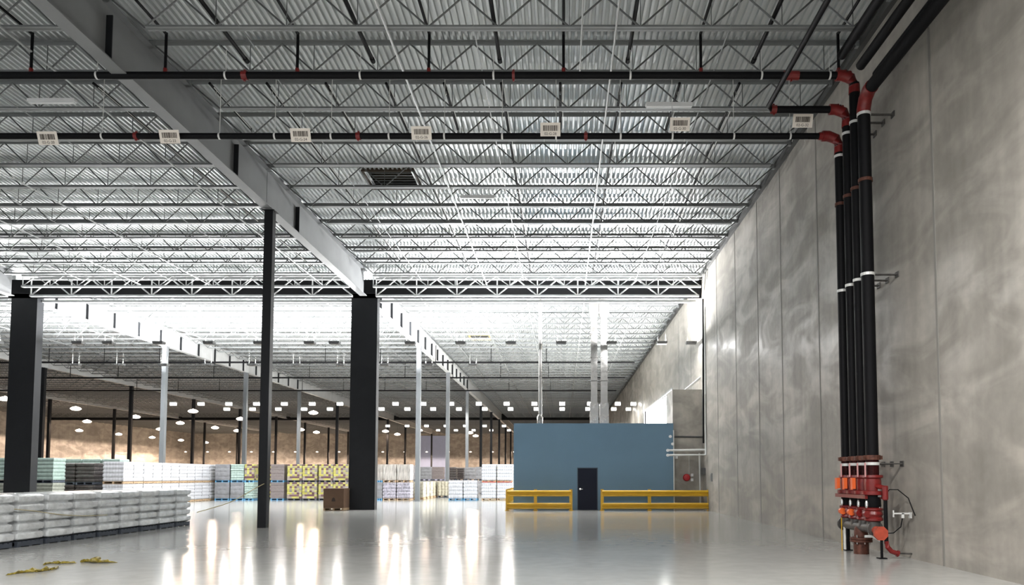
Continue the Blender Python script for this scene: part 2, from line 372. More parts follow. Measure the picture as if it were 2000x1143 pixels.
for bi, (xr, xl) in enumerate(bays):
    L = xr - xl; ms = joist_meshes(L, 0, max(8, round((L - 1.9) / 1.48))); mm = merged(ms, 'steel_joist'); mg = mm.mesh('steel_joist', M['steel'])
    vis_near = [y for y in rows_near if xr * F / y + PX > -60]
    if bi == 0: vis_near = rows_near[1:]
    near_in_view = [y for y in vis_near if (y > 15 if bi == 0 else True)]
    for y in vis_near + [y for y in rows_far if xr * F / y + PX > -60]:
        if y > 143:
            i = len(far_stuff.v); far_stuff.v += [(v[0] + xr, v[1] + y, v[2] + ZT) for v in mm.v]; far_stuff.f += [tuple(i + k for k in f) for f in mm.f]; continue
        near = y < Y0
        if near and bi < 2:
            k = (near_in_view.index(y) if y in near_in_view else -1)
            lab = ('grey open-web roof joist, %s from the camera, %s' % (ORD[k], bayname[bi])) if k >= 0 else 'grey open-web roof joist just above the picture, ' + bayname[bi]
            grp = 'near roof joists ' + bayname[bi]
        elif near: lab = 'grey open-web roof joist before the black band, ' + bayname[bi]; grp = 'near roof joists ' + bayname[bi]
        elif y < 121: lab = 'light grey open-web roof joist beyond the black band, ' + bayname[bi]; grp = 'middle roof joists ' + bayname[bi]
        else: lab = 'distant open-web roof joist beyond the far dark band, ' + bayname[bi]; grp = 'distant roof joists ' + bayname[bi]
        if y < 75:
            if bi not in protos:
                r = thing('steel_joist', (xr, y, ZT), lab, 'joist', grp)
                for me in ms: link(me.name.split('.')[0], me, r)
                protos[bi] = r
            else:
                r = copy_tree(protos[bi]); r.location = (xr, y, ZT); tag(r, lab, 'joist', grp)
        else:
            r = link('steel_joist', mg); r.location = (xr, y, ZT); tag(r, lab, 'joist', grp)
        count += 1
far_stuff.mi = [0] * len(far_stuff.f)
tag(far_stuff.build('steel_joists', M['steel']), 'most distant open-web roof joists near the far wall', 'joist', 'distant roof joists', 'stuff')
print('joists', count)
# ------------------------------------------------------------------ girders: plate I-beams running away from the camera
def girder(x, y0, y1, label, mt, zb=ZG, stiff=True, grp='roof girders'):
    o = thing('roof_girder', (x, (y0 + y1) / 2, zb), label, 'girder', grp)
    a, b = y0 - (y0 + y1) / 2 + 0.02, y1 - (y0 + y1) / 2 - 0.02; H = ZD - zb - 0.16
    MB().box(-0.17, 0.17, a, b, 0, 0.03).build('bottom_flange', mt, o)
    MB().box(-0.01, 0.01, a, b, 0.03, H - 0.03).build('web_plate', mt, o)
    MB().box(-0.17, 0.17, a, b, H - 0.03, H).build('top_flange', mt, o)
    if stiff:
        for fr in stiff:
            yy = a + (b - a) * fr
            MB().box(0.012, 0.15, yy - 0.012, yy + 0.012, 0.03, H - 0.25).build('stiffener_plate', M['dark'], o)  # unlit face of each plate put into this dark colour
    return o
gl = ['main', 'second', 'third', 'fourth']
for li, x in enumerate(LX):
    y = YC0 - BAY
    segs = [(YC0 - BAY, YC0), (YC0, 36.6)] + [(Y0 + 0.55 + BAY * k, Y0 + 0.55 + BAY * (k + 1)) for k in range(9)]
    for k, (a, b) in enumerate(segs):
        if x * F / b + PX < -40: continue
        where = ('nearest span, before the slim dark column' if k == 0 else 'span between slim dark column and black band' if k == 1 else '%s span beyond the black band' % ORD[k - 2])
        girder(x, a, b, 'grey plate girder of the %s girder line, %s' % (gl[li], where), M['girder'] if k < 2 else M['steel_light'],
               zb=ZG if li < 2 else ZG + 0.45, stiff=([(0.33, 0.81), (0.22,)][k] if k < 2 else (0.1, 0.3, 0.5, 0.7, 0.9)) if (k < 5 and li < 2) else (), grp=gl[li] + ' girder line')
# ------------------------------------------------------------------ columns
def column(x, y, hw, hd, ztop, mt, label, grp, base=True):
    o = thing('steel_column', (x, y, 0), label, 'column', grp)
    sh = MB().box(-hw, hw, -hd, hd, 0.0, ztop).build('shaft', mt, o)
    if base: MB().box(-hw - 0.1, hw + 0.1, -hd - 0.1, hd + 0.1, 0, 0.025).build('base_plate', mt, o)
    MB().box(-hw - 0.06, hw + 0.06, -hd - 0.06, hd + 0.06, ztop, ztop + 0.03).build('cap_plate', mt, o)
    return o
column(-9.92, 24.75, 0.145, 0.13, ZG - 0.03, M['dark'], 'slim dark steel column standing nearest the camera', 'main line columns', base=False)
column(-10.2, 38.1, 0.67, 0.25, ZG + 0.42, M['dark'], 'wide charcoal column beside the brown carton', 'wide charcoal columns', base=False)
column(-27.75, 38.1, 0.67, 0.25, ZG + 0.42, M['dark'], 'wide charcoal column rising behind the wrapped pallets at left', 'wide charcoal columns', base=False)
for li, x in enumerate(LX):
    n = 0
    for k in range(2, 11):
        y = YC0 + 0.35 + BAY * k
        if x * F / y + PX < -20: continue
        column(x, y, 0.15, 0.15, (ZG if li < 2 else ZG + 0.45) - 0.03, M['col_lit'] if (li == 0 and k < 5) else M['dark'] if k > 4 or li > 1 else M['col_lit'],
               '%s steel column under the %s girder line, %s behind the wide charcoal column row' % ('lit grey' if li == 0 and k < 5 else 'slim', gl[li], ORD[k - 2]),
               gl[li] + ' line columns'); n += 1
# ------------------------------------------------------------------ expansion band at Y0 and the far dark band
def truss(x0, x1, y, zb, zt, label, grp, mt, pan=1.1, name='girder_truss', th=0.05):
    o = thing(name, ((x0 + x1) / 2, y, zb), label, 'truss', grp); h = (x1 - x0) / 2; H = zt - zb
    MB().box(-h, h, -0.09, 0.09, 0, 0.09).build('bottom_chord', mt, o)
    MB().box(-h, h, -0.09, 0.09, H - 0.09, H).build('top_chord', mt, o)
    w = MB(); n = max(2, round(2 * h / pan)); p = 2 * h / n
    for k in range(n):
        a = -h + p * k
        w.tube((a, 0, 0.05), (a + p / 2, 0, H - 0.05), th / 2, 5); w.tube((a + p / 2, 0, H - 0.05), (a + p, 0, 0.05), th / 2, 5)
        w.tube((a, 0.03, 0.05), (a, 0.03, H - 0.05), th / 2, 5)
    w.build('web_members', mt, o)
    return o
for bi, (xr, xl) in enumerate(bays[:3]):
    a, b = (xl + 0.45 if bi < 2 else xl + 0.3), (xr - 0.75 if bi else xr - 0.25)
    truss(a, b, 37.3, 10.82, 11.78, 'deep grey truss across the roof at the black band, ' + bayname[bi], 'black band trusses', M['steel_light'], 2.1, th=0.07)
    truss(a, b, 36.7, 11.15, 11.78, 'shallow grey truss in front of the black band, ' + bayname[bi], 'black band trusses', M['steel_light'], 1.4, th=0.045)
    tag(MB().box(xl + (0.0 if bi else 0.0), xr, 37.85, 37.9, 10.88, 11.85).build('joint_curtain', M['blackcloth']), 'black sheet closing the roof joint, ' + bayname[bi], 'curtain', 'black roof joint sheets')
    tag(MB().box(a, b, 37.86, 37.98, 11.86, 12.08).build('edge_beam', M['steel_light']), 'pale edge beam on top of the black roof band, ' + bayname[bi], 'beam', 'black band edge beams')
    tag(MB().box(a, b, 38.15, 38.33, 10.74, 10.86).build('cross_beam', M['steel_light']), 'pale steel beam under the black roof band, ' + bayname[bi], 'beam', 'black band beams')
for bi, (xr, xl) in enumerate(bays):
    tag(MB().box(xl, xr, 121.0, 121.1, 10.9, 12.1).build('joint_curtain', M['blackcloth']), 'dark far roof joint sheet, ' + bayname[bi], 'curtain', 'far dark roof joint sheets')
# ------------------------------------------------------------------ bridging rods and conduits running away from the camera
def rods(name, specs, mt, label_f, cat, grp):
    for k, (x, z, y0, y1, r) in enumerate(specs):
        tag(MB().tube((x, y0, z), (x, y1, z), r, 6).build(name, mt), label_f(k), cat, grp)
cons = [(1.15, ZB - 0.06, 8, 36.5, 0.035), (0.42, ZB - 0.06, 8, 17.3, 0.03), (-3.75, ZB - 0.05, 8, 36.5, 0.035), (-11.95, ZB - 0.05, 8, 36.5, 0.04), (-17.6, ZB - 0.05, 20, 36.5, 0.035), (-21.0, ZB - 0.05, 24, 36.5, 0.035)]
cl = ['galvanised conduit running along the joists nearest above the blue door', 'short galvanised conduit ending at the upper black main, left of its longer twin', 'galvanised conduit crossing joists left of the brown roof hatch',
      'bright galvanised conduit just left of the main girder', 'galvanised conduit in the middle of the left bay', 'galvanised conduit near the left edge of the left bay']
rods('conduit', [(a_, b_, c_, d_, e_ * 0.72) for a_, b_, c_, d_, e_ in cons], M['roofpipe'], lambda k: cl[k], 'conduit', 'roof conduits')
br = [(3.6, ZB + 0.02, 14, 36, .015), (-1.9, ZB + 0.02, 14, 36, .015), (-6.9, ZB + 0.02, 14, 36, .015), (-14.2, ZB + 0.02, 14, 36, .018), (-19.2, ZB + 0.02, 20, 36, .018), (-23.5, ZB + 0.02, 24, 36, .018)]
rods('bridging_rod', br, M['steel'], lambda k: 'thin grey bridging rod over the near joists, %s from the right wall' % ORD[k], 'rod', 'near bridging rods')
br = [(x, ZB - 0.02, 39.4, 120, .03) for x in (4.2, 1.2, -1.9, -4.9, -7.6, -13, -17, -21, -25, -31, -36, -41)]
rods('bridging_rod', br, M['steel'], lambda k: 'grey rod along the joists beyond the black band, %s from the right wall' % ORD[k], 'rod', 'far bridging rods')
# ------------------------------------------------------------------ sprinkler mains, branches
def at(px, py, Y):
    xc = (px - PX) / F; yc = (PY - py) / F
    c, s = math.cos(TH), math.sin(TH); d = (xc, c - yc * s, s + yc * c); t = Y / d[1]
    return Vector((d[0] * t, Y, EYE + d[2] * t))
def main_pipe(px0, px1, py, Y, r, label, couplings, hangs):
    a = at(px0, py, Y); b = at(px1, py, Y); z = (a.z + b.z) / 2
    o = thing('sprinkler_main', (b.x, Y, z), label, 'pipe', 'black sprinkler mains')
    MB().tube((a.x - b.x, 0, 0), (0, 0, 0), r, 16).build('pipe_run', M['black'], o, True)
    for cx in couplings:
        x = at(cx[0], py, Y).x - b.x; w_ = cx[1]
        g = MB().tube((x - w_, 0, 0), (x + w_, 0, 0), r * 1.22, 16); g.box(x - 0.02, x + 0.02, -r * 0.25, r * 0.25, -r * 1.6, r * 1.6)
        g.build('coupling', M['red'], o)
    for hx in hangs:
        x = at(hx, py, Y).x - b.x
        MB().tube((x - 0.02, 0, 0), (x + 0.02, 0, 0), r * 1.06, 16).tube((x, 0, r), (x, 0, ZB - z if ZB > z else 0.2), 0.008, 5).build('hanger', M['conduit'], o)
    return o, z
m1, z1 = main_pipe(-60, 1652, 147.5, 16.2, 0.082, 'upper black sprinkler main crossing the whole roof', [(478, .06), (1545, .17), (1652, .1), (1003, .03)], [190, 441, 704, 964, 1231, 1487, 1620])
m2, z2 = main_pipe(-60, 1610, 266, 17.15, 0.072, 'lower black sprinkler main behind the barcode signs', [(266, .04), (700, .05), (1144, .04), (1607, .1)], [200, 429, 537, 647, 760, 868, 981, 1086, 1212, 1313, 1433, 1543])
m3, z3 = main_pipe(1506, 1640, 214, 16.65, 0.08, 'short black sprinkler pipe above the rightmost barcode sign', [(1511, .06), (1637, .1)], [])
p3 = at(1506, 214, 16.65)
tag(MB().path([(p3.x, 16.65, p3.z), (p3.x - 0.1, 16.5, p3.z), (p3.x - 0.1, 7, p3.z)], 0.055, 12).build('sprinkler_pipe', M['black'], None, True), 'thick black pipe running from short main toward the camera', 'pipe', 'black sprinkler mains')
ZL = 11.66
up_x = [-8.93, -5.96, -3.0, 0.03, 3.12, 6.22]
for k, x in enumerate([-11.95] + up_x):
    o = thing('branch_line', (x, 16.2, z1), 'black sprinkler branch rising from the upper main, %s from left' % ORD[k], 'pipe', 'branches of the upper main')
    MB().tube((0, 0, 0.05), (0, 0, ZL - z1 + 0.03), 0.032, 8).build('riser_nipple', M['black'], o)
    MB().tube((0, 0, ZL - z1), (0, -8.2, ZL - z1), 0.032, 8).build('pipe_run', M['black'], o)
    MB().tube((0, 0, 0.06), (0, 0, 0.16), 0.045, 8).build('coupling', M['red'], o)
for k, x in enumerate([-7.5, -4.5, -1.48, 1.56, 4.55]):
    tag(MB().tube((x, 8, ZL - 0.1), (x, 17.1, ZL - 0.1), 0.045, 8).tube((x, 17.0, ZL - 0.1), (x, 17.15, ZL - 0.1), 0.055, 8).build('branch_line', M['black']),
        'black dead-end sprinkler branch above the upper main, %s from left' % ORD[k], 'pipe', 'dead-end branches')
for k, x in enumerate([-11.9, -8.95, -7.5, -6.0, -4.47, -3.0, -1.55, -0.05, 1.5, 2.98, 4.5]):
    long = k % 2 == 0
    o = thing('branch_line', (x, 18.3, ZL), 'black sprinkler branch starting behind the upper main, %s from left' % ORD[k], 'pipe', 'branches of the lower main')
    MB().tube((0, 0, 0), (0, 17.8 if long else 2.5, 0), 0.036, 8).build('pipe_run', M['black'], o)
    MB().tube((0.07, 0.1, -0.06), (0.07, 17.0 if long else 2.3, -0.06), 0.012, 5).build('brace_rod', M['conduit'], o)
    for j in range(8 if long else 2): MB().tube((0, 0.35 + j * 2.2, -0.11), (0, 0.35 + j * 2.2, 0), 0.022, 6).build('sprinkler_head', M['chrome'], o)
for k, (y, z) in enumerate([(56.0, 10.35), (64.8, 10.35), (75, 10.4)]):
    o = thing('sprinkler_main', (0, y, z), 'thin distant black sprinkler main beyond the black band, %s from the camera' % ORD[k], 'pipe', 'distant sprinkler mains')
    MB().tube((-60, 0, 0), (5.5, 0, 0), 0.07, 8).build('pipe_run', M['black'], o)
    for j in range(12): 
        x = 3 - j * 4.2; MB().tube((x, 0, 0), (x, 0, 1.3), 0.03, 5).build('riser_nipple', M['black'], o)
# ------------------------------------------------------------------ the four risers by the wall
RX = 6.56
RY = [17.15, 16.65, 16.2, 15.72]; RR = [0.112, 0.112, 0.112, 0.132]
tops = [z2, z3, z1 - 0.55, 9.95]
names = ['leftmost', 'second from left', 'third from left', 'rightmost and thickest']
for k in range(4):
    y, r, zt = RY[k], RR[k], tops[k]
    o = thing('riser_pipe', (RX, y, 0), 'tall black sprinkler riser against the concrete wall, ' + names[k] + ' of the four', 'pipe', 'four black risers')
    if k == 0: pts = [(0, 0, 2.1), (0, 0, zt - 0.25), (-0.08, 0, zt - 0.07), (-0.25, 0, zt), (at(1610, 266, 17.15).x - RX, 0, zt)]
    elif k == 1: pts = [(0, 0, 2.1), (0, 0, zt - 0.25), (-0.08, 0, zt - 0.07), (-0.25, 0, zt), (at(1640, 214, 16.65).x - RX, 0, zt)]
    elif k == 2: pts = [(0, 0, 2.1), (0, 0, zt), (0, 0, z1 - 0.2), (-0.1, 0, z1 - 0.05), (-0.3, 0, z1), (at(1652, 148, 16.2).x - RX, 0, z1)]
    else: pts = [(0, 0, 2.1), (0, 0, zt - 0.3), (0, -0.1, zt - 0.1), (0, -0.3, zt), (0, -8.5, zt)]
    MB().path(pts, r, 16).build('pipe_run', M['black'], o, True)
    ez = [zt, zt, z1, zt][k]
    el = MB().path([(0, 0, ez - 0.42), (0, 0, ez - 0.25), (-0.08, 0, ez - 0.07), (-0.26, 0, ez), (-0.4, 0, ez)] if k < 3 else [(0, 0, ez - 0.42), (0, 0, ez - 0.28), (0, -0.1, ez - 0.1), (0, -0.3, ez), (0, -0.45, ez)], r * 1.1, 16)
    el.build('elbow', M['red'], o, True)
    for zc in (6.02, 9.55 if k != 2 else 9.6, 1.96):
        if zc > zt - 0.3: zc = zt - 0.5
        MB().tube((0, 0, zc - 0.03), (0, 0, zc + 0.03), r * 1.12, 16).build('clamp_band', M['band'], o)
        MB().tube((r * 0.8, 0.03, zc), (XW - RX, 0.03, zc), 0.014, 6).tube((r * 0.8, -0.03, zc), (XW - RX, -0.03, zc), 0.014, 6).box(XW - RX - 0.02, XW - RX, -0.08, 0.08, zc - 0.06, zc + 0.06).build('wall_bracket', M['iron'], o)
    MB().tube((0, 0, 8.05), (0, 0, 8.12), r * 1.16, 16).build('groove_coupling', M['rust'], o)
    MB().tube((0, 0, 2.04), (0, 0, 2.14), r * 1.28, 16).box(-r * 1.6, r * 1.6, -0.03, 0.03, 2.05, 2.13).build('groove_coupling', M['rust'], o)
# bundle of thick pipes along the top of the wall toward the camera
for k, (x, z) in enumerate([(6.3, 10.35), (6.02, 10.75), (6.9, 10.5)]):
    tag(MB().tube((x, 6, z), (x, 15.2 + 0.3 * k, z), 0.10, 12).build('wall_pipe', M['black'], None, True), 'thick black pipe high along the right wall, %s in its bundle' % ['middle', 'left', 'closest to the wall'][k], 'pipe', 'pipes along the wall top')
# valve assembly
v = thing('sprinkler_valve_manifold', (RX, 16.4, 0), 'red and black sprinkler valve manifold at the foot of the four risers', 'valve manifold')
for k in range(4):
    y = RY[k] - 16.4; r = RR[k]
    MB().lathe((0, y, 1.36), [(r * 1.0, 0.74), (r * 1.0, 0.36), (r * 1.55, 0.36), (r * 1.6, 0.31), (r * 1.25, 0.28), (r * 1.3, 0.2), (r * 1.25, 0.04), (r * 1.85, 0.02), (r * 1.85, -0.05), (r * 1.1, -0.07)], 16).build('butterfly_valve', M['red'], v, True)
    MB().lathe((0, y, 1.7), [(r, 0.44), (r, 0.02)], 16).build('pipe_spool', M['black'], v, True)
    MB().lathe((0, y, 1.02), [(r * 1.15, 0.28), (r * 1.2, 0.05), (r * 1.0, 0)], 16).build('pipe_spool', M['black'], v, True)
    cv = MB().lathe((0, y, 0.74), [(r * 1.0, 0), (r * 1.45, 0.03), (r * 1.45, 0.07), (r * 1.25, 0.1), (r * 1.45, 0.16), (r * 1.3, 0.22), (r * 1.5, 0.25), (r * 1.5, 0.28), (r, 0.3)], 16).build('check_valve', M['red'], v, True)
    MB().lathe((-r * 1.3, y - 0.02, 0.90), [(0.075, -0.1), (0.07, 0.02), (0.03, 0.04)], 12, 'y').build('valve_cover', M['orange'] if k < 2 else M['red'], cv, True)
    MB().box(-r * 1.5, -r * 1.5 + 0.012, y - 0.13, y - 0.07, 1.68, 1.98).build('tag_strip', M['pink'], v)
    MB().lathe((-r - 0.03, y - 0.06, 1.1), [(0.02, -0.07), (0.035, -0.03), (0.035, 0.04), (0.02, 0.08)], 8).build('pressure_gauge', M['chrome'], v)
for y, w_ in ((0.78, 0.07), (0.33, 0.045), (-0.14, 0.05)):
    MB().box(-0.235, -0.17, y - w_ - 0.01, y - w_, 1.42, 1.66).box(-0.245, -0.235, y - w_ - 0.01, y + 0.05, 1.4, 1.66).build('tag_plate', M['orange'], v)
MB().box(-0.2, -0.14, -0.75, 0.95, 1.22, 1.3).box(-0.05, 0.2, -0.8, -0.72, 1.22, 1.3).build('linkage_bar', M['red'], v)
man = MB(); man.tube((0, -0.75, 0.6), (0, 1.0, 0.6), 0.11, 16)
for k in range(4): man.tube((0, RY[k] - 16.4, 0.6), (0, RY[k] - 16.4, 0.76), RR[k] * 1.05, 14)
for y in (-0.75, 0.95): man.tube((0, y - 0.03, 0.6), (0, y + 0.03, 0.6), 0.16, 16)
man.build('header_pipe', M['iron'], v, True)
yb = -0.0
ur = MB().lathe((0, yb, 0), [(0.16, 0), (0.16, 0.26), (0.235, 0.26), (0.235, 0.30), (0.22, 0.31), (0.235, 0.32), (0.235, 0.36), (0.15, 0.37), (0.14, 0.55), (0.1, 0.62)], 20).build('underground_riser', M['rust'], v, True)
for k in range(8):
    t = k * math.pi / 4; MB().tube((0.205 * math.cos(t), yb + 0.205 * math.sin(t), 0.22), (0.205 * math.cos(t), yb + 0.205 * math.sin(t), 0.42), 0.014, 6).build('flange_bolt', M['chrome'], ur)
ocp = [(0.0 + 0.15 * math.cos(math.pi / 8 + k * math.pi / 4), 0.52 + 0.15 * math.sin(math.pi / 8 + k * math.pi / 4)) for k in range(8)]
ob = MB(); ob.poly_prism([(x, z) for x, z in ocp], -1.05, -0.98); ob.tube((0, -0.98, 0.52), (0, -0.75, 0.58), 0.09, 12); ob.build('end_cover', M['orange'] if False else mat('orange_red_cover', (0.40, 0.06, 0.03), 0.45, var=0.2, vscale=9), v)
MB().tube((0.02, -1.0, 0.42), (0.02, -1.0, 0.02), 0.028, 8).box(-0.06, 0.1, -1.08, -0.92, 0, 0.02).build('support_leg', M['black'], v)
MB().tube((0, 0.75, 0.55), (0, 0.75, 0.02), 0.045, 8).box(-0.08, 0.08, 0.67, 0.83, 0, 0.02).build('support_leg', M['black'], v)
MB().tube((-0.14, 0.75, 0.75), (-0.14, 0.75, 0.0), 0.011, 6).build('marker_rod', M['yellow'], v)
MB().tube((-0.06, 0.77, 0.72), (-0.06, 0.77, 0.02), 0.03, 8).build('drain_tube', M['conduit'], v)
MB().tube((0.12, -1.0, 1.48), (0.12, -1.0, 0.32), 0.04, 10).build('drain_pipe', M['black'], v)
MB().lathe((0.12, -1.0, 1.2), [(0.045, 0.0), (0.06, 0.02), (0.06, 0.28), (0.045, 0.3)], 12).tube((0.12, -1.0, 1.45), (0.0, -0.8, 1.5), 0.05, 10).build('drain_tee', M['red'], v)
MB().path([(0.12, -1.0, 0.36), (0.14, -1.0, 0.24), (0.22, -1.0, 0.15), (0.33, -1.0, 0.11)], 0.05, 10).tube((0.33, -1.0, 0.11), (0.36, -1.0, 0.10), 0.07, 10).build('drain_elbow', M['red'], v)
MB().tube((0.33, -1.0, 0.11), (XW - RX, -1.0, 0.10), 0.018, 6).build('drain_outlet', M['iron'], v)
MB().path([(0.12, -1.0, 1.3), (0.2, -1.02, 1.42), (0.34, -1.1, 1.42), (0.48, -1.25, 1.25), (0.53, -1.35, 0.98), (0.55, -1.38, 0.9)], 0.012, 6).build('cable', M['black'], v)
MB().path([(0.12, -1.0, 0.52), (0.26, -1.03, 0.53), (0.38, -1.1, 0.66), (0.41, -1.12, 0.85)], 0.012, 6).build('cable', M['black'], v)
MB().box(0.2, 0.56, -1.16, -1.14, 0.92, 0.95).box(0.54, 0.57, -1.2, -1.1, 0.84, 0.96).box(0.38, 0.43, -1.16, -1.12, 0.84, 0.94).box(0.2, 0.22, -1.17, -1.13, 0.86, 1.0).build('cable_bracket', M['conduit'], v)
MB().box(0.04, 0.1, -0.85, -0.80, 1.26, 1.44).box(0.02, 0.09, -0.8, -0.75, 0.95, 1.15).box(-0.1, 0.0, -0.62, -0.55, 1.3, 1.36).build('white_label', M['conduit'], v)
MB().path([(-0.02, -0.3, 0.4), (0.05, -0.5, 0.42), (0.1, -0.7, 0.36), (0.15, -0.85, 0.3)], 0.03, 8).build('bypass_tube', M['conduit'], v)
# ------------------------------------------------------------------ barcode signs
def barcode_sign(px, py, label, text, tilt=0.38):
    p = at(px, py, 16.98); o = thing('barcode_sign', p, label, 'sign', 'barcode signs on the lower main')
    o.rotation_euler = (tilt, 0, 0)
    pn = MB().box(-0.235, 0.235, 0, 0.006, -0.15, 0.15).build('sign_panel', M['sign'], o)
    bc = MB(); rnd = random.Random(px); x = -0.17
    while x < 0.17:
        w_ = rnd.choice([0.004, 0.007, 0.012, 0.018]); bc.box(x, min(x + w_, 0.175), -0.003, 0, -0.03, 0.09); x += w_ + rnd.choice([0.004, 0.006, 0.01])
    bc.build('barcode', M['ink'], pn)
    cu = bpy.data.curves.new('code_text', 'FONT'); cu.body = text; cu.size = 0.085; cu.align_x = 'CENTER'; cu.extrude = 0.001; cu.materials.append(M['ink'])
    tmp = bpy.data.objects.new('tmp_text', cu); C.objects.link(tmp); me = bpy.data.meshes.new_from_object(tmp); bpy.data.objects.remove(tmp)
    t = link('code_text', me, pn); t.location = (0, -0.003, -0.12); t.rotation_euler = (math.pi / 2, 0, 0)
    MB().tube((-0.15, 0.01, -0.1), (-0.15, 0.2, -0.12 + (py - 266) * 0.011), 0.006, 5).build('clip', M['conduit'], o)
    MB().tube((0.15, 0.01, -0.1), (0.15, 0.2, -0.12 + (py - 266) * 0.011), 0.006, 5).build('clip', M['conduit'], o)
for k, (px, py, tx) in enumerate([(93, 270, '02-G-20'), (331, 267, '02-G-22'), (587, 264, '02-G-24'), (823, 260, '02-G-26'), (1075, 253, '02-G-28'), (1328, 243, '02-G-30'), (1568, 236, '02-G-32')]):
    barcode_sign(px, py, 'cream barcode sign at the lower black main, %s from left' % ORD[k], tx)
# ------------------------------------------------------------------ blue room, shaft, guard rails
BY = 37.7; bx0 = at(1003, 931, BY).x; bx1 = at(1316, 931, BY).x; bz = at(1150, 829, BY).z
br_ = thing('plant_room', ((bx0 + bx1) / 2, BY, 0), 'blue-grey painted plant room with a navy door', 'room')
hx = (bx1 - bx0) / 2
dx = at(1147.5, 931, BY).x - (bx0 + bx1) / 2
b = MB().box(-hx, dx - 0.52, 0, 0.2, 0, bz).box(dx + 0.52, hx, 0, 0.2, 0, bz).box(dx - 0.52, dx + 0.52, 0, 0.2, 2.14, bz)
b.box(-hx, -hx + 0.2, 0.2, 9.5, 0, bz).box(hx - 0.2, hx, 0.2, 9.5, 0, bz).box(-hx, hx, 9.5, 9.7, 0, bz)
b.build('wall_shell', M['blue'], br_)
MB().box(-hx, hx, 0, 9.7, bz, bz + 0.05).build('roof_panel', M['blue'], br_)
MB().box(hx - 0.02, hx + 0.03, -0.03, 0.02, 0, bz - 0.3).build('corner_trim', M['conduit'], br_)
d = MB().box(dx - 0.48, dx + 0.48, 0.02, 0.08, 0.01, 2.1).build('door_leaf', M['navy'], br_)
MB().box(dx - 0.52, dx - 0.48, -0.02, 0.12, 0, 2.14).box(dx + 0.48, dx + 0.52, -0.02, 0.12, 0, 2.14).box(dx - 0.52, dx + 0.52, -0.02, 0.12, 2.1, 2.14).build('door_frame', M['frame'], br_)
MB().lathe((dx - 0.37, 0.02, 1.05), [(0.05, 0), (0.05, -0.015), (0.02, -0.02), (0.02, -0.05)], 12, 'y').tube((dx - 0.37, -0.045, 1.05), (dx - 0.24, -0.045, 1.05), 0.015, 8).build('door_handle', M['chrome'], d)
# concrete shaft right of the room
sx0 = bx1 + 0.02; sz = at(1350, 761, BY + 0.35).z
struct('wall_pier', MB().box(sx0, XW, BY + 0.35, BY + 2.6, 0, sz), M['wall'], 'square grey concrete shaft between the blue room and the right wall')
a = at(1335, 760, 39); b2 = at(1377, 731, 38.2)
tag(MB().path([(a.x, 39.2, sz), (b2.x - 0.02, 38.3, b2.z)], 0.07, 4).build('roof_brace', M['steel_light']), 'short diagonal steel brace rising from the grey concrete shaft', 'brace')
def fpt(px, py, Y=37.45): p = at(px, py, Y); return (p.x, Y, p.z)
tag(MB().path([fpt(1373, 584, 36.95), fpt(1374, 866, 36.95)], 0.045, 8).build('wall_pipe', M['black']), 'thin black vertical pipe in the corner of wall and shaft', 'pipe')
tag(MB().path([fpt(1309, 853, 37.8), fpt(1376, 854, 37.8)], 0.05, 8).build('service_pipe', M['darksteel']), 'dark horizontal pipe across the grey shaft, topmost', 'pipe', 'pipes on the grey shaft')
o = tag(MB().path([fpt(1304, 880, 37.2), fpt(1378, 879, 37.2)], 0.05, 8).build('service_pipe', M['conduit'], None, True), 'upper white horizontal pipe across the grey shaft', 'pipe', 'pipes on the grey shaft')
o = tag(MB().path([fpt(1304, 889.5, 36.9), fpt(1378.5, 888.5, 36.9), fpt(1378, 770, 36.9), fpt(1376.5, 600, 36.9)], 0.055, 8).build('service_pipe', M['conduit'], None, True), 'lower white pipe turning up beside the right wall', 'pipe', 'pipes on the grey shaft')
tag(MB().path([fpt(1366, 885, 37.9), fpt(1367.5, 957, 37.9), fpt(1368, 990, 37.9)], 0.045, 8).build('service_pipe', M['conduit'], None, True), 'white vertical pipe going down the grey shaft behind the yellow rail', 'pipe', 'pipes on the grey shaft')
for k, (px, py) in enumerate([(1309, 853), (1313.5, 867.5), (1304, 880), (1304, 889.5)]):
    p = at(px, py, [37.6, 37.6, 37.2, 36.9][k])
    tag(MB().lathe((p.x, p.y, p.z), [(0.04, -0.1), (0.075, -0.09), (0.075, 0.02), (0.05, 0.1)], 12, 'y').build('pipe_cap', M['white_housing']), 'bright white pipe cap at the blue room corner, %s from the top' % ORD[k], 'pipe cap', 'white pipe caps')
fp = at(1341, 933, 38.0); yb0 = BY + 0.35
o = thing('fire_alarm_bell', (fp.x, yb0, fp.z), 'red round alarm bell on the grey concrete shaft', 'alarm')
MB().lathe((0, 0, 0), [(0.06, 0), (0.19, -0.02), (0.19, -0.08), (0.15, -0.13), (0.05, -0.15)], 16, 'y').build('bell_shell', mat('bell_red', (0.4, 0.01, 0.015), 0.4), o, True)
MB().box(-0.13, 0.13, -0.02, 0, -0.13, 0.13).build('back_box', M['red'], o)
for k, py in enumerate((928, 937.5)):
    p = at(1351.8, py, 38.0); tag(MB().box(p.x - 0.06, p.x + 0.06, yb0 - 0.07, yb0, p.z - 0.07, p.z + 0.07).box(p.x - 0.045, p.x + 0.045, yb0 - 0.08, yb0 - 0.07, p.z - 0.055, p.z + 0.055).build('junction_box', M['white_housing']),
        ['upper', 'lower'][k] + ' small white junction box right of the red bell', 'junction box', 'junction boxes by the bell')
p = at(1346, 900, 38.0); tag(MB().tube((p.x, yb0 - 0.02, p.z + 0.3), (p.x, yb0 - 0.02, at(1346, 926, 38).z), 0.012, 5).build('conduit', M['conduit']), 'thin conduit dropping to the red bell', 'conduit')
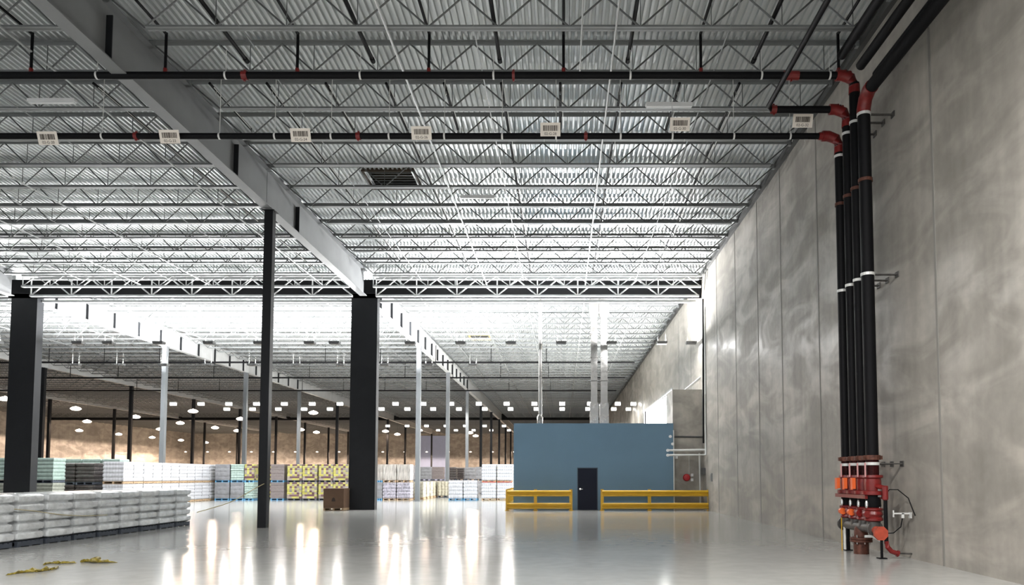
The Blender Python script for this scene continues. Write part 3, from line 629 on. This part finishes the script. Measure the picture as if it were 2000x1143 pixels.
p = at(1321, 893, 38.0); tag(MB().box(p.x - 0.07, p.x + 0.07, yb0 - 0.1, yb0, p.z - 0.08, p.z + 0.08).box(p.x - 0.05, p.x + 0.05, yb0 - 0.14, yb0 - 0.1, p.z - 0.03, p.z + 0.03).build('camera_box', M['white_housing']), 'small white box beneath the lower white pipe', 'junction box')
p = at(1382, 921, 37.5); tag(MB().box(XW - 0.15, XW, 37.3, 37.75, p.z - 0.17, p.z + 0.17).box(XW - 0.18, XW - 0.15, 37.35, 37.7, p.z - 0.13, p.z + 0.13).build('switch_box', M['housing']), 'dark grey switch box in the corner of shaft and right wall', 'switch box')
p = at(1393, 938, 36.0); tag(MB().box(XW - 0.05, XW, 35.6, 35.85, 1.45, 1.85).box(XW - 0.07, XW - 0.05, 35.65, 35.8, 1.5, 1.8).build('wall_plate', M['steel']), 'small grey plate on the right wall above the yellow rail end', 'plate')
# guard rails
def w_profile(zc, t=0.0):
    return [(-0.03, zc - 0.15), (-0.06, zc - 0.13), (-0.12, zc - 0.10), (-0.12, zc - 0.06), (-0.05, zc - 0.02), (-0.05, zc + 0.02), (-0.12, zc + 0.06), (-0.12, zc + 0.10), (-0.06, zc + 0.13), (-0.03, zc + 0.15), (-0.02, zc + 0.15), (-0.02, zc - 0.15)]
def rail_mesh(x0, x1, zc):
    mb = MB(); pr = w_profile(zc); n = len(pr)
    mb.v += [(x0, y, z) for y, z in pr] + [(x1, y, z) for y, z in pr]
    for k in range(n): mb.f.append((k, (k + 1) % n, n + (k + 1) % n, n + k)); mb.mi.append(0)
    mb.f.append(tuple(range(n))); mb.f.append(tuple(range(2 * n - 1, n - 1, -1))); mb.mi += [0, 0]
    return mb
def guard(x0, x1, Y, posts, label, rz=0, loc=None):
    o = thing('guard_rail', loc or (x0, Y, 0), label, 'guard rail', 'yellow guard rails', rz)
    for x in posts:
        MB().box(x - 0.075, x + 0.075, -0.02, 0.11, 0, 1.06).box(x - 0.12, x + 0.12, -0.03, 0.15, 0, 0.02).build('post', M['yellow'], o)
    ps = list(posts)
    for a_, b_ in zip(ps[:-1], ps[1:]):
        for zc in (0.24, 0.86): rail_mesh(a_ + 0.0, b_, zc).build('rail', M['yellow'], o)
    return o
GY = 36.75; gx = lambda px: (px - PX) * GY / F
guard(0, 0, GY, [0, gx(1046) - gx(991), gx(1115) - gx(991)], 'short yellow steel guard rail left of the navy door', loc=(gx(991), GY, 0))
guard(0, 0, GY, [0, gx(1268) - gx(1176), gx(1384.5) - gx(1176)], 'long yellow steel guard rail right of the navy door', loc=(gx(1176), GY, 0))
guard(0, 0, GY, [1.6, 3.2, 4.8, 6.2], 'yellow guard rail running back along the blue room side', rz=math.pi / 2, loc=(gx(990) + 0.02, GY + 0.1, 0))
# ducts
def duct(px, w_, d_, y, label, flare):
    x = at(px, 829, y).x; o = thing('exhaust_duct', (x, y, bz + 0.05), label, 'duct', 'ducts on the blue room')
    h = ZT - bz - 0.25
    mb = MB(); secs = 6
    for k in range(secs):
        a_, b_ = h * k / secs, h * (k + 1) / secs; e = 0.0 if k else 0.06
        mb.box(-w_ / 2 - e, w_ / 2 + e, -d_ / 2 - e, d_ / 2 + e, a_ + 0.02, b_ - 0.02)
    mb.build('duct_shaft', M['galv'], o)
    for k in range(secs + 1): MB().box(-w_ / 2 - 0.04, w_ / 2 + 0.04, -d_ / 2 - 0.04, d_ / 2 + 0.04, h * k / secs - 0.02, h * k / secs + 0.02).build('joint_flange', M['galv'], o)
    if flare:
        zf = at(px, 612, y).z - bz - 0.05
        fl = MB(); i = 0; fl.v += [(-w_ / 2 - .01, -d_ / 2 - .01, zf - .25), (w_ / 2 + .01, -d_ / 2 - .01, zf - .25), (w_ / 2 + .01, d_ / 2 + .01, zf - .25), (-w_ / 2 - .01, d_ / 2 + .01, zf - .25),
            (-w_ / 2 - 0.085, -d_ / 2 - .1, zf), (w_ / 2 + 0.085, -d_ / 2 - .1, zf), (w_ / 2 + 0.085, d_ / 2 + .1, zf), (-w_ / 2 - 0.085, d_ / 2 + .1, zf)]
        for q in ((0, 3, 2, 1), (4, 5, 6, 7), (0, 1, 5, 4), (1, 2, 6, 5), (2, 3, 7, 6), (3, 0, 4, 7)): fl.f.append(q); fl.mi.append(0)
        fl.box(-w_ / 2 - 0.085, w_ / 2 + 0.085, -d_ / 2 - .1, d_ / 2 + .1, zf, h + 0.1)
        fl.build('transition_hood', M['galv'], o)
duct(1160.5, 0.34, 0.34, 40.0, 'left of the two square galvanised ducts on the blue room', True)
duct(1180, 0.36, 0.36, 40.0, 'right of the two square galvanised ducts on the blue room', True)
x = at(1055, 829, 39.5).x; o = thing('exhaust_flue', (x, 39.5, bz + 0.05), 'slim round galvanised flue on the left of the blue room roof', 'flue')
MB().tube((0, 0, 0), (0, 0, ZT - bz - 0.3), 0.1, 14).build('flue_pipe', M['galv'], o, True)
MB().lathe((-0.02, 0, 0), [(0.15, 0), (0.15, 0.12), (0.17, 0.45), (0.1, 0.6)], 14).build('flue_boot', M['galv'], o, True)
g = MB()
for k in range(1, 7): g.tube((0, 0, k * 1.1 - 0.02), (0, 0, k * 1.1 + 0.02), 0.115, 14)
g.build('flue_joint', M['galv'], o)
# ------------------------------------------------------------------ lights: fixtures
def bay_box(lit):
    o = thing('bay_light', (0, 0, 0), '', 'light')
    MB().box(-0.27, 0.27, -0.18, 0.18, 0, 0.10).build('housing', M['white_housing'] if lit else M['housing'], o)
    MB().box(-0.25, 0.25, -0.16, 0.16, -0.22 if lit else -0.04, -0.001).build('lens', M['lens_on'] if lit else M['housing'], o)
    for x in (-0.2, 0.2): MB().tube((x, 0, 0.10), (x, 0, ZT - LZ - 0.1), 0.003, 4).build('hanging_cable', M['darksteel'], o)
    return o
LZ = EYE + 6.95; SP = 2.63
lit0 = bay_box(True); off0 = bay_box(False); ul = uf = False
ROWS = {70.0: ('first', -14), 75.4: ('second', -13), 100.5: ('third', -10), 110.0: ('fourth', -8)}
for y, (rn, n0) in ROWS.items():
    for n in range(3, n0 - 1, -1):
        x = min(SP * n, 6.75)
        o = lit0 if not ul else copy_tree(lit0); ul = True; o.location = (x, y, LZ)
        tag(o, 'small white lit rectangular bay light, %s from right in the %s lit row' % ((ORD + ['seventeenth', 'eighteenth', 'nineteenth', 'twentieth'])[3 - n], rn), 'light', 'lit bay lights, %s row' % rn)
        if n % 2 == 0: lamp('bay_lamp', 'AREA', (x, y, LZ - 0.24), COOL * (1 if y < 90 else 0.6), (1, 0.97, 0.92), (0, 0, 0), 0.6, 0.3)
for row, (y, ns) in enumerate([(38.5, [x for x in range(3, -13, -1)]), (46.1, [x for x in range(-2, -13, -1)])]):
    for k, n in enumerate(ns):
        x = min(SP * n * (1 if row == 0 else 1.05) - 0.05, 6.75)
        if abs(x + 10.2) < 1.1 and row == 0: x = -11.9
        if abs(x + 27.75) < 2.2 and row == 0: x = -29.6 if x < -27.75 else -25.3
        o = off0 if not uf else copy_tree(off0); uf = True; o.location = (x, y, LZ)
        tag(o, 'dark-faced bay light under the bright deck, %s from right in the %s row' % (ORD[k], ['front', 'rear'][row]), 'light', 'dark-faced bay lights, %s row' % ['front', 'rear'][row])
        lamp('uplight', 'AREA', (x, y, LZ + 0.14), UPLIGHT * ((0.4 if x > 6 or -14 < x < -7 else 2.3 if x > -8 else 0.75) if row == 0 else 3.6), (1, 1, 1), (math.pi, 0, 0), 0.6, 0.3)
        lamp('downlight', 'AREA', (x, y, LZ - 0.07), DOWNLIGHT * (0.3 if x > 6 else 1), (1, 1, 1), (0, 0, 0), 0.6, 0.3)
# unseen bay lights added overhead to brighten the near floor and wall
for k, (x, y) in enumerate([(4.5, 4), (-3, 4), (-10.5, 4)]):
    o = copy_tree(lit0); o.location = (x, y, LZ + 1.5); tag(o, 'added bay light above the camera position, %s from right' % ORD[k], 'light', 'added bay lights above the camera')
    lamp('downlight', 'AREA', (x, y, LZ + 1.26), NEARFILL, (1, 0.98, 0.95), (0, 0, 0), 0.6, 0.3)
# warm high-bay dish lamps at far left
def dish():
    o = thing('dome_lamp', (0, 0, 0), '', 'light')
    MB().lathe((0, 0, 0), [(0.52, 0), (0.47, 0.1), (0.3, 0.2), (0.1, 0.25), (0.03, 0.3)], 18).build('reflector', M['lens_warm'], o, True)
    MB().lathe((0, 0, 0), [(0.1, -0.16), (0.34, -0.13), (0.5, -0.01)], 18).build('lens', M['lens_warm'], o, True)
    MB().tube((0, 0, 0.3), (0, 0, 3.3), 0.008, 5).build('hanger', M['darksteel'], o)
    return o
dish0 = None
spots = [(10, 780, 79), (148, 799, 88), (265, 815, 101), (377, 804, 93), (170, 824, 112), (352, 827, 112), (420, 836, 124), (612, 807, 96), (312, 839, 130), (588, 840, 130), (618, 845, 138), (753, 843, 134), (776, 849, 146), (918, 846, 140), (929, 852, 152), (470, 819, 106), (463, 842, 134)]
for k, (px, py, Y) in enumerate(spots):
    p = at(px, py, 7.0 * F / (HORIZON - py))
    if dish0 is None: dish0 = o = dish()
    else: o = copy_tree(dish0)
    o.location = p; tag(o, 'glowing warm dome lamp hanging far away under the roof', 'light', 'distant warm dome lamps')
    lamp('dome_glow', 'SPOT', (p.x, p.y, p.z - 0.3), WARM * (p.y / 100), (1, 0.72, 0.54))
for k in range(18):
    x, y, z = -80 + 4.4 * k, 149.0, 6.6
    o = copy_tree(dish0); o.scale = (0.45, 0.45, 0.45); o.location = (x, y, z); tag(o, 'tiny warm lamp low in front of the far wall, one of an even row', 'light', 'row of tiny lamps at the far wall')
    lamp('dome_glow', 'SPOT', (x, y, z - 0.2), WALLGLOW, (1, 0.74, 0.56))
for k in range(7):  # dome lamps added along the left wall to brighten it
    y = 92 + 10 * k
    o = copy_tree(dish0); o.location = (-73, y, 8.6); tag(o, 'warm dome lamp added to light the far left wall, %s from the camera' % ORD[k], 'light', 'added dome lamps at the left wall')
    lamp('dome_glow', 'SPOT', (-73, y, 8.3), WALLGLOW * 1.6, (1, 0.74, 0.56))
for k, (x, y, px_) in enumerate([(-13, 18.4, 0), (-2.9, 24.9, 0), (2.75, 18.6, 0)]):
    o = thing('strip_light', (x, y, ZB - 0.07), ['unlit strip light under the main girder line at upper left', 'white strip light under the roof beams beside the brown hatch', 'unlit strip light under the joist at upper right'][k], 'light', 'unlit strip lights')
    MB().box(-0.6, 0.6, -0.07, 0.07, 0, 0.07).build('housing', M['white_housing'], o)
    MB().box(-0.58, 0.58, -0.05, 0.05, -0.03, 0).build('lens', M['lens_off'], o)
# ------------------------------------------------------------------ pallets
def goods_mesh(w, d, h, nl, scal, amp, bulge, seed, tops=True):
    rnd = random.Random(seed); mb = MB(); per = []
    def side(x0, y0, x1, y1, n):
        nx, ny = (y1 - y0), -(x1 - x0); L = math.hypot(nx, ny); nx /= L; ny /= L
        st = max(2, n * 4)
        for k in range(st):
            t = k / st; c = amp * (abs(math.sin(math.pi * t * n)) - 1) if n else 0
            per.append((x0 + (x1 - x0) * t + nx * c, y0 + (y1 - y0) * t + ny * c))
    ns = scal; md = max(1, round(ns * d / w)) if ns else 0
    side(-w / 2, -d / 2, w / 2, -d / 2, ns); side(w / 2, -d / 2, w / 2, d / 2, md); side(w / 2, d / 2, -w / 2, d / 2, ns); side(-w / 2, d / 2, -w / 2, -d / 2, md)
    n = len(per); rings = []
    lh = h / nl
    for k in range(nl):
        jt_ = 0.026 if bulge > 0.06 else 0.012; ox, oy = rnd.uniform(-jt_, jt_), rnd.uniform(-jt_, jt_)
        for (t, ins) in ((0.03, bulge), (0.2, bulge * 0.2), (0.5, 0), (0.8, bulge * 0.15), (0.97, bulge)):
            s = 1 - 2 * ins / w; ring = len(mb.v)
            mb.v += [(x * s + ox, y * (1 - 2 * ins / d) + oy, lh * (k + t)) for x, y in per]; rings.append(ring)
    for a_, b_ in zip(rings[:-1], rings[1:]):
        for k in range(n): mb.f.append((a_ + k, a_ + (k + 1) % n, b_ + (k + 1) % n, b_ + k)); mb.mi.append(0)
    mb.f.append(tuple(rings[-1] + k for k in range(n))); mb.f.append(tuple(rings[0] + n - 1 - k for k in range(n))); mb.mi += [0, 0]
    return mb
def pallet_mesh(w, d):
    mb = MB()
    for k in range(6): a_ = -d / 2 + (d - 0.1) * k / 5; mb.box(-w / 2, w / 2, a_, a_ + 0.1, 0.115, 0.135)
    for k in range(3): a_ = -w / 2 + (w - 0.09) * k / 2; mb.box(a_, a_ + 0.09, -d / 2, d / 2, 0.02, 0.115)
    for k in range(3): a_ = -d / 2 + (d - 0.1) * k / 2; mb.box(-w / 2, w / 2, a_, a_ + 0.1, 0, 0.02)
    return mb
cache = {}
KINDS_ = {  # material, layers, scallops, amplitude, bulge
    'wrap': ('wrap', 5, 0, 0, 0.08), 'bottles': ('bottles', 5, 7, 0.02, 0.03), 'lilac': ('lilac', 5, 7, 0.03, 0.03), 'green': ('green', 6, 0, 0, 0.03), 'olive': ('olive', 6, 0, 0, 0.03),
    'dark': ('darkgoods', 5, 0, 0, 0.05), 'grey': ('greygoods', 4, 0, 0, 0.012), 'brown': ('browngoods', 5, 0, 0, 0.006), 'beige': ('beige', 5, 4, 0.05, 0.02), 'film': ('film', 2, 9, 0.03, 0.02),
    'yellow': ('yellowgoods', 8, 0, 0, 0.01), 'greenb': ('green', 7, 5, 0.02, 0.02)}
def load(kind, x, y, z, w, d, h, label, grp, pal='wood', seed=0, rz=0.0):
    key = (kind, w, d, h, pal, seed % 4)
    if key in cache: o = copy_tree(cache[key])
    else:
        mt, nl, sc, am, bu = KINDS_[kind]
        o = thing('pallet_load', (0, 0, 0), '', 'pallet')
        pallet_mesh(w - 0.02, d - 0.02).build('pallet_base', M[pal], o)
        g = goods_mesh(w, d, h - 0.14, nl, sc, am, bu, seed).build('stacked_goods', M[mt], o, smooth=True); g.location = (0, 0, 0.14)
        cache[key] = o
    o.location = (x, y, z); o.rotation_euler = (0, 0, rz); tag(o, label, 'pallet', grp); return o
rr = random.Random(3)
# left front row A: eight pallets in view plus two nearer, and the row behind it
for k in range(10):
    y = 25.55 - 1.045 * k
    load('wrap', -13.46, y, 0, 1.0, 0.90, 1.27, 'white film-wrapped pallet in the front left row, %s counted from its right end' % ORD[k], 'front row of white wrapped pallets', 'darkpallet', k, rr.uniform(-.03, .03))
for k in range(9):
    y = 24.4 - 1.06 * k
    load('wrap', -14.62, y, 0, 1.0, 1.0, 1.26, 'white film-wrapped pallet in the second left row, %s counted from its far end' % ORD[k], 'second row of white wrapped pallets', 'darkpallet', k + 1, rr.uniform(-.03, .03))
# row C: white bottles two high, receding
for k in range(11):
    for lv in (0, 1):
        load('bottles', -25.4, 42.55 + 1.03 * k, 1.27 * lv, 1.2, 0.99, 1.27, 'white bottle pallet in the long receding block, %s from near end, %s tier' % (ORD[k], ['lower', 'upper'][lv]), 'long block of white bottle pallets', 'wood', k)
for k in range(2):
    for lv in (0, 1):
        load('dark', -27.0 - 1.08 * k - (0), 42.55, 1.23 * lv, 1.04, 1.0, 1.23, 'dark film-wrapped pallet by the white block, %s column, %s tier' % (['right', 'left'][k], ['lower', 'upper'][lv]), 'dark wrapped pallets', 'darkpallet', k)
for k in range(5):
    for lv in (0, 1):
        load('green' if lv else 'olive', -28.0 - 1.15 * k if k < 1 else -28.15 - 1.15 * k, 40.6, 1.35 * lv, 1.08, 1.0, 1.35, '%s wrapped pallet by the left charcoal column, %s from right, %s tier' % (['grey-olive', 'pale green'][lv], ORD[k], ['lower', 'upper'][lv]), 'pale green pallets behind the left column', 'darkpallet', k)
for k in range(4):
    for lv in (0, 1):
        load('green', -27.0 - 1.15 * k, 44.9, 1.37 * lv, 1.08, 1.0, 1.37, 'pale green wrapped pallet behind the dark pallets, %s from right, %s tier' % (ORD[k], ['lower', 'upper'][lv]), 'pale green pallets behind the dark ones', 'darkpallet', k)
# middle rank at y = 52.5
MY = 53.0; q = lambda px: (px - PX) * (MY - 0.5) / F
specs = [  # px0, px1, lower kind, upper kind, pallet, text
    (421, 449.5, 'grey', 'grey', 'bluepallet', 'leftmost, beside the long white block'), (451.5, 477.5, 'grey', 'greenb', 'bluepallet', 'second from left in its rank'),
    (478.5, 497, 'greenb', 'yellow', 'bluepallet', 'just left of the slim dark column'), (530, 556, 'brown', 'brown', 'bluepallet', 'right of the slim dark column'),
    (562, 590.5, 'yellow', 'yellow', 'darkpallet', 'leftmost yellow of four'), (591.5, 620, 'yellow', 'yellow', 'darkpallet', 'second yellow of four'),
    (623.5, 651, 'yellow', 'yellow', 'darkpallet', 'third yellow of four'), (652, 680, 'yellow', 'yellow', 'darkpallet', 'rightmost yellow of four'),
    (736.5, 748, 'grey', 'film', 'bluepallet', 'sliver right of the wide charcoal column'), (748.5, 774.5, 'lilac', 'film', 'wood', 'first lilac one'), (775.5, 802.5, 'lilac', 'film', 'wood', 'second lilac one'),
    (876.5, 904.5, 'bottles', None, 'bluepallet', 'left single-height white one'), (905.5, 933, 'bottles', None, 'bluepallet', 'right single-height white one'),
    (941, 969.5, 'bottles', 'bottles', 'wood', 'left column by the blue room'), (971, 1002, 'bottles', 'bottles', 'wood', 'right column by the blue room')]
cname = dict(grey='grey film', greenb='pale green bottle', yellow='yellow and brown carton', brown='brown-grey carton', film='cloudy film', lilac='lilac bottle', bottles='white bottle')
for k, (a_, b_, lo, hi, pal, tx) in enumerate(specs):
    x0, x1 = q(a_), q(b_); w_ = round((x1 - x0), 3)
    for lv, kd in enumerate((lo, hi)):
        if kd is None: continue
        load(kd, (x0 + x1) / 2, MY, 1.28 * lv if hi else 0, w_, 1.0, 1.28 if hi else 1.42, '%s pallet %s, %s tier, middle rank' % (cname[kd], tx, ['lower', 'upper'][lv]), 'middle rank of pallets', pal, k)
for k in range(2):
    a_, b_ = [(941, 969.5), (971, 1002)][k]
    tag(MB().box(q(a_) + 0.02, q((a_ + b_) / 2) - 0.03, MY - 0.53, MY - 0.5, 1.28, 1.33).box(q((a_ + b_) / 2) + 0.03, q(b_) - 0.05, MY - 0.53, MY - 0.5, 1.28, 1.33).build('slip_sheet', M['redstrip']),
        'red strip between the tiers of the %s white stack by the blue room' % ['left', 'right'][k], 'slip sheet', 'red strips')
# second rank behind the middle
for k in range(3):
    for lv in (0, 1):
        load(['yellow', 'brown', 'yellow'][k], q(428 + 32 * k), MY + 3.2, 1.3 * lv, 1.1, 1.0, 1.3, 'carton pallet behind the grey film pallets, %s from left, %s tier' % (ORD[k], ['lower', 'upper'][lv]), 'pallets behind the middle rank', 'darkpallet', k)
for k in range(7):
    for lv in (0, 1):
        load(['beige', 'beige', 'film'][k % 3] if k % 2 else 'beige', q(815) - 0.2 if False else -10.75, 55.4 + 1.5 * k, 1.28 * lv if False else 0, 1.1, 1.0, 1.3, 'beige jar pallet in the aisle right of the first lit grey column, %s from front' % ORD[k], 'beige jar pallets', 'wood', k) if lv == 0 else None
for k, (px, Yv, kd, hi) in enumerate([(810, 70, 'brown', 1), (832, 70, 'grey', 1), (855, 70.4, 'brown', 1), (881, 72, 'dark', 1), (896, 75.6, 'dark', 1), (918, 73, 'grey', 1), (940, 70, 'grey', 1), (868, 60, 'beige', 0), (960, 60, 'yellow', 1), (985, 60, 'yellow', 1), (768, 60, 'film', 1), (795, 60, 'grey', 1)]):
    for lv in range(hi + 1):
        load(kd, (px - PX) * Yv / F, Yv + 0.5, 1.3 * lv, 1.05, 1.0, 1.3, '%s pallet far behind the middle rank, %s from left in its row, %s tier' % (dict(brown='brown-grey', grey='dull grey', dark='dark', beige='beige', yellow='yellow', film='cloudy')[kd], ORD[k], ['lower', 'upper'][lv]), 'distant pallets', 'darkpallet', k)
# rows further left and back, whose tops show against the far wall
for k in range(14):
    for lv in (0, 1):
        load(['green', 'film', 'brown', 'yellow'][(k // 2) % 4], -30.5 + 1.35 * k - 8, 62 + 0.4 * (k % 3), 1.3 * lv, 1.1, 1.0, 1.3, 'distant pallet over the long white block, %s from left, %s tier' % (ORD[k], ['lower', 'upper'][lv]), 'pallets behind the long white block', 'darkpallet', k)
# brown carton by the wide column
cy = 37.6; c0 = at(642, 931, cy).x; c1 = at(683, 931, cy).x
o = thing('cardboard_carton', ((c0 + c1) / 2 - 0.02, cy - 0.3, 0), 'brown cardboard carton on a small pallet beside the wide charcoal column', 'carton')
w_ = c1 - c0 - 0.06
MB().box(-w_ / 2, w_ / 2, -0.5, 0.5, 0.14, 1.08).build('box_body', M['cardboard'], o)
MB().box(-w_ / 2 - 0.01, w_ / 2 + 0.01, -0.51, 0.51, 0.98, 1.1).build('box_lid', M['cardboard'], o)
pallet_mesh(w_, 1.0).build('pallet_base', M['wood'], o)
pm = MB().poly_prism([(-0.1, 0.46), (0.1, 0.46), (0.07, 0.60), (0.0, 0.66), (-0.07, 0.60)], -0.504, -0.5); pm.build('printed_mark', M['cardprint'], o)
# caution tape and the crumpled pieces on the floor
pts = [at(75, 1002, 17.7), at(105, 1008, 18.3), at(150, 1018, 19.5), at(200, 1022, 20.5)]
tp = [at(516, 945, 24.55), at(497, 955, 24.4), at(455, 979, 24.0), at(420, 991, 23.4), at(385, 1001, 22.5)]
tp = [Vector((p.x, p.y, max(0.02, p.z))) for p in tp]
def smooth_pts(ps, n=6):
    out = []
    for i in range(len(ps) - 1):
        p0, p1, p2, p3 = ps[max(i - 1, 0)], ps[i], ps[i + 1], ps[min(i + 2, len(ps) - 1)]
        for k in range(n):
            t = k / n; out.append(0.5 * ((2 * p1) + (p2 - p0) * t + (2 * p0 - 5 * p1 + 4 * p2 - p3) * t * t + (3 * p1 - p0 - 3 * p2 + p3) * t ** 3))
    return out + [ps[-1]]
tag(MB().path(smooth_pts(tp), 0.014, 5).build('barrier_tape', M['rope']), 'pale barrier tape sagging from the slim dark column to the wrapped pallets', 'tape')
lp = [Vector((-12.93, y, z)) for y, z in ((17.6, 0.92), (18.3, 0.84), (19.3, 0.70), (20.3, 0.62), (21.2, 0.6))]
tag(MB().path(smooth_pts(lp), 0.012, 5).build('barrier_tape', M['rope']), 'brownish tape strand drooping across the front of the wrapped pallets', 'tape')
def crumple(pts, w_, label, seed):
    rnd = random.Random(seed); mb = MB(); n = 8; rows = []
    sp_ = smooth_pts([Vector(p) for p in pts], 7)
    for j, p in enumerate(sp_):
        t = j / (len(sp_) - 1); ww = w_ * (0.15 + 0.85 * math.sin(math.pi * t) ** 0.7) * rnd.uniform(0.55, 1.2); ring = []
        for k in range(n):
            a_ = 2 * math.pi * k / n; ring.append(len(mb.v)); q_ = rnd.uniform(0.6, 1.25)
            mb.v.append((p.x + rnd.uniform(-.02, .02), p.y + ww * math.cos(a_) * q_, max(0.003, 0.003 + ww * 0.32 * (1 + math.sin(a_)) * q_)))
        rows.append(ring)
    for A, B in zip(rows[:-1], rows[1:]):
        for k in range(n): mb.f.append((A[k], A[(k + 1) % n], B[(k + 1) % n], B[k])); mb.mi.append(0)
    mb.f.append(tuple(rows[0])); mb.f.append(tuple(rows[-1][::-1])); mb.mi += [0, 0]
    tag(mb.build('crumpled_tape', M['tape']), label, 'tape', 'crumpled yellow tape on the floor')
def fl(px, py): Y = F * EYE / (py - HORIZON) + 0.1; return ((px - PX) * (Y - .1) / F, Y, 0.01)
crumple([fl(14, 1124), fl(50, 1119), fl(80, 1117), (fl(105, 1113)), fl(114, 1108)], 0.10, 'crumpled yellow tape on the floor, nearer piece at lower left', 1)
crumple([fl(86, 1104), fl(100, 1101), fl(120, 1101), fl(150, 1100)], 0.09, 'crumpled yellow tape on the floor, small middle clump', 2)
crumple([fl(160, 1099), fl(175, 1098), fl(195, 1099), fl(230, 1099)], 0.13, 'crumpled yellow tape on the floor, thick right clump with a tail', 3)
print('objects', len(bpy.data.objects))
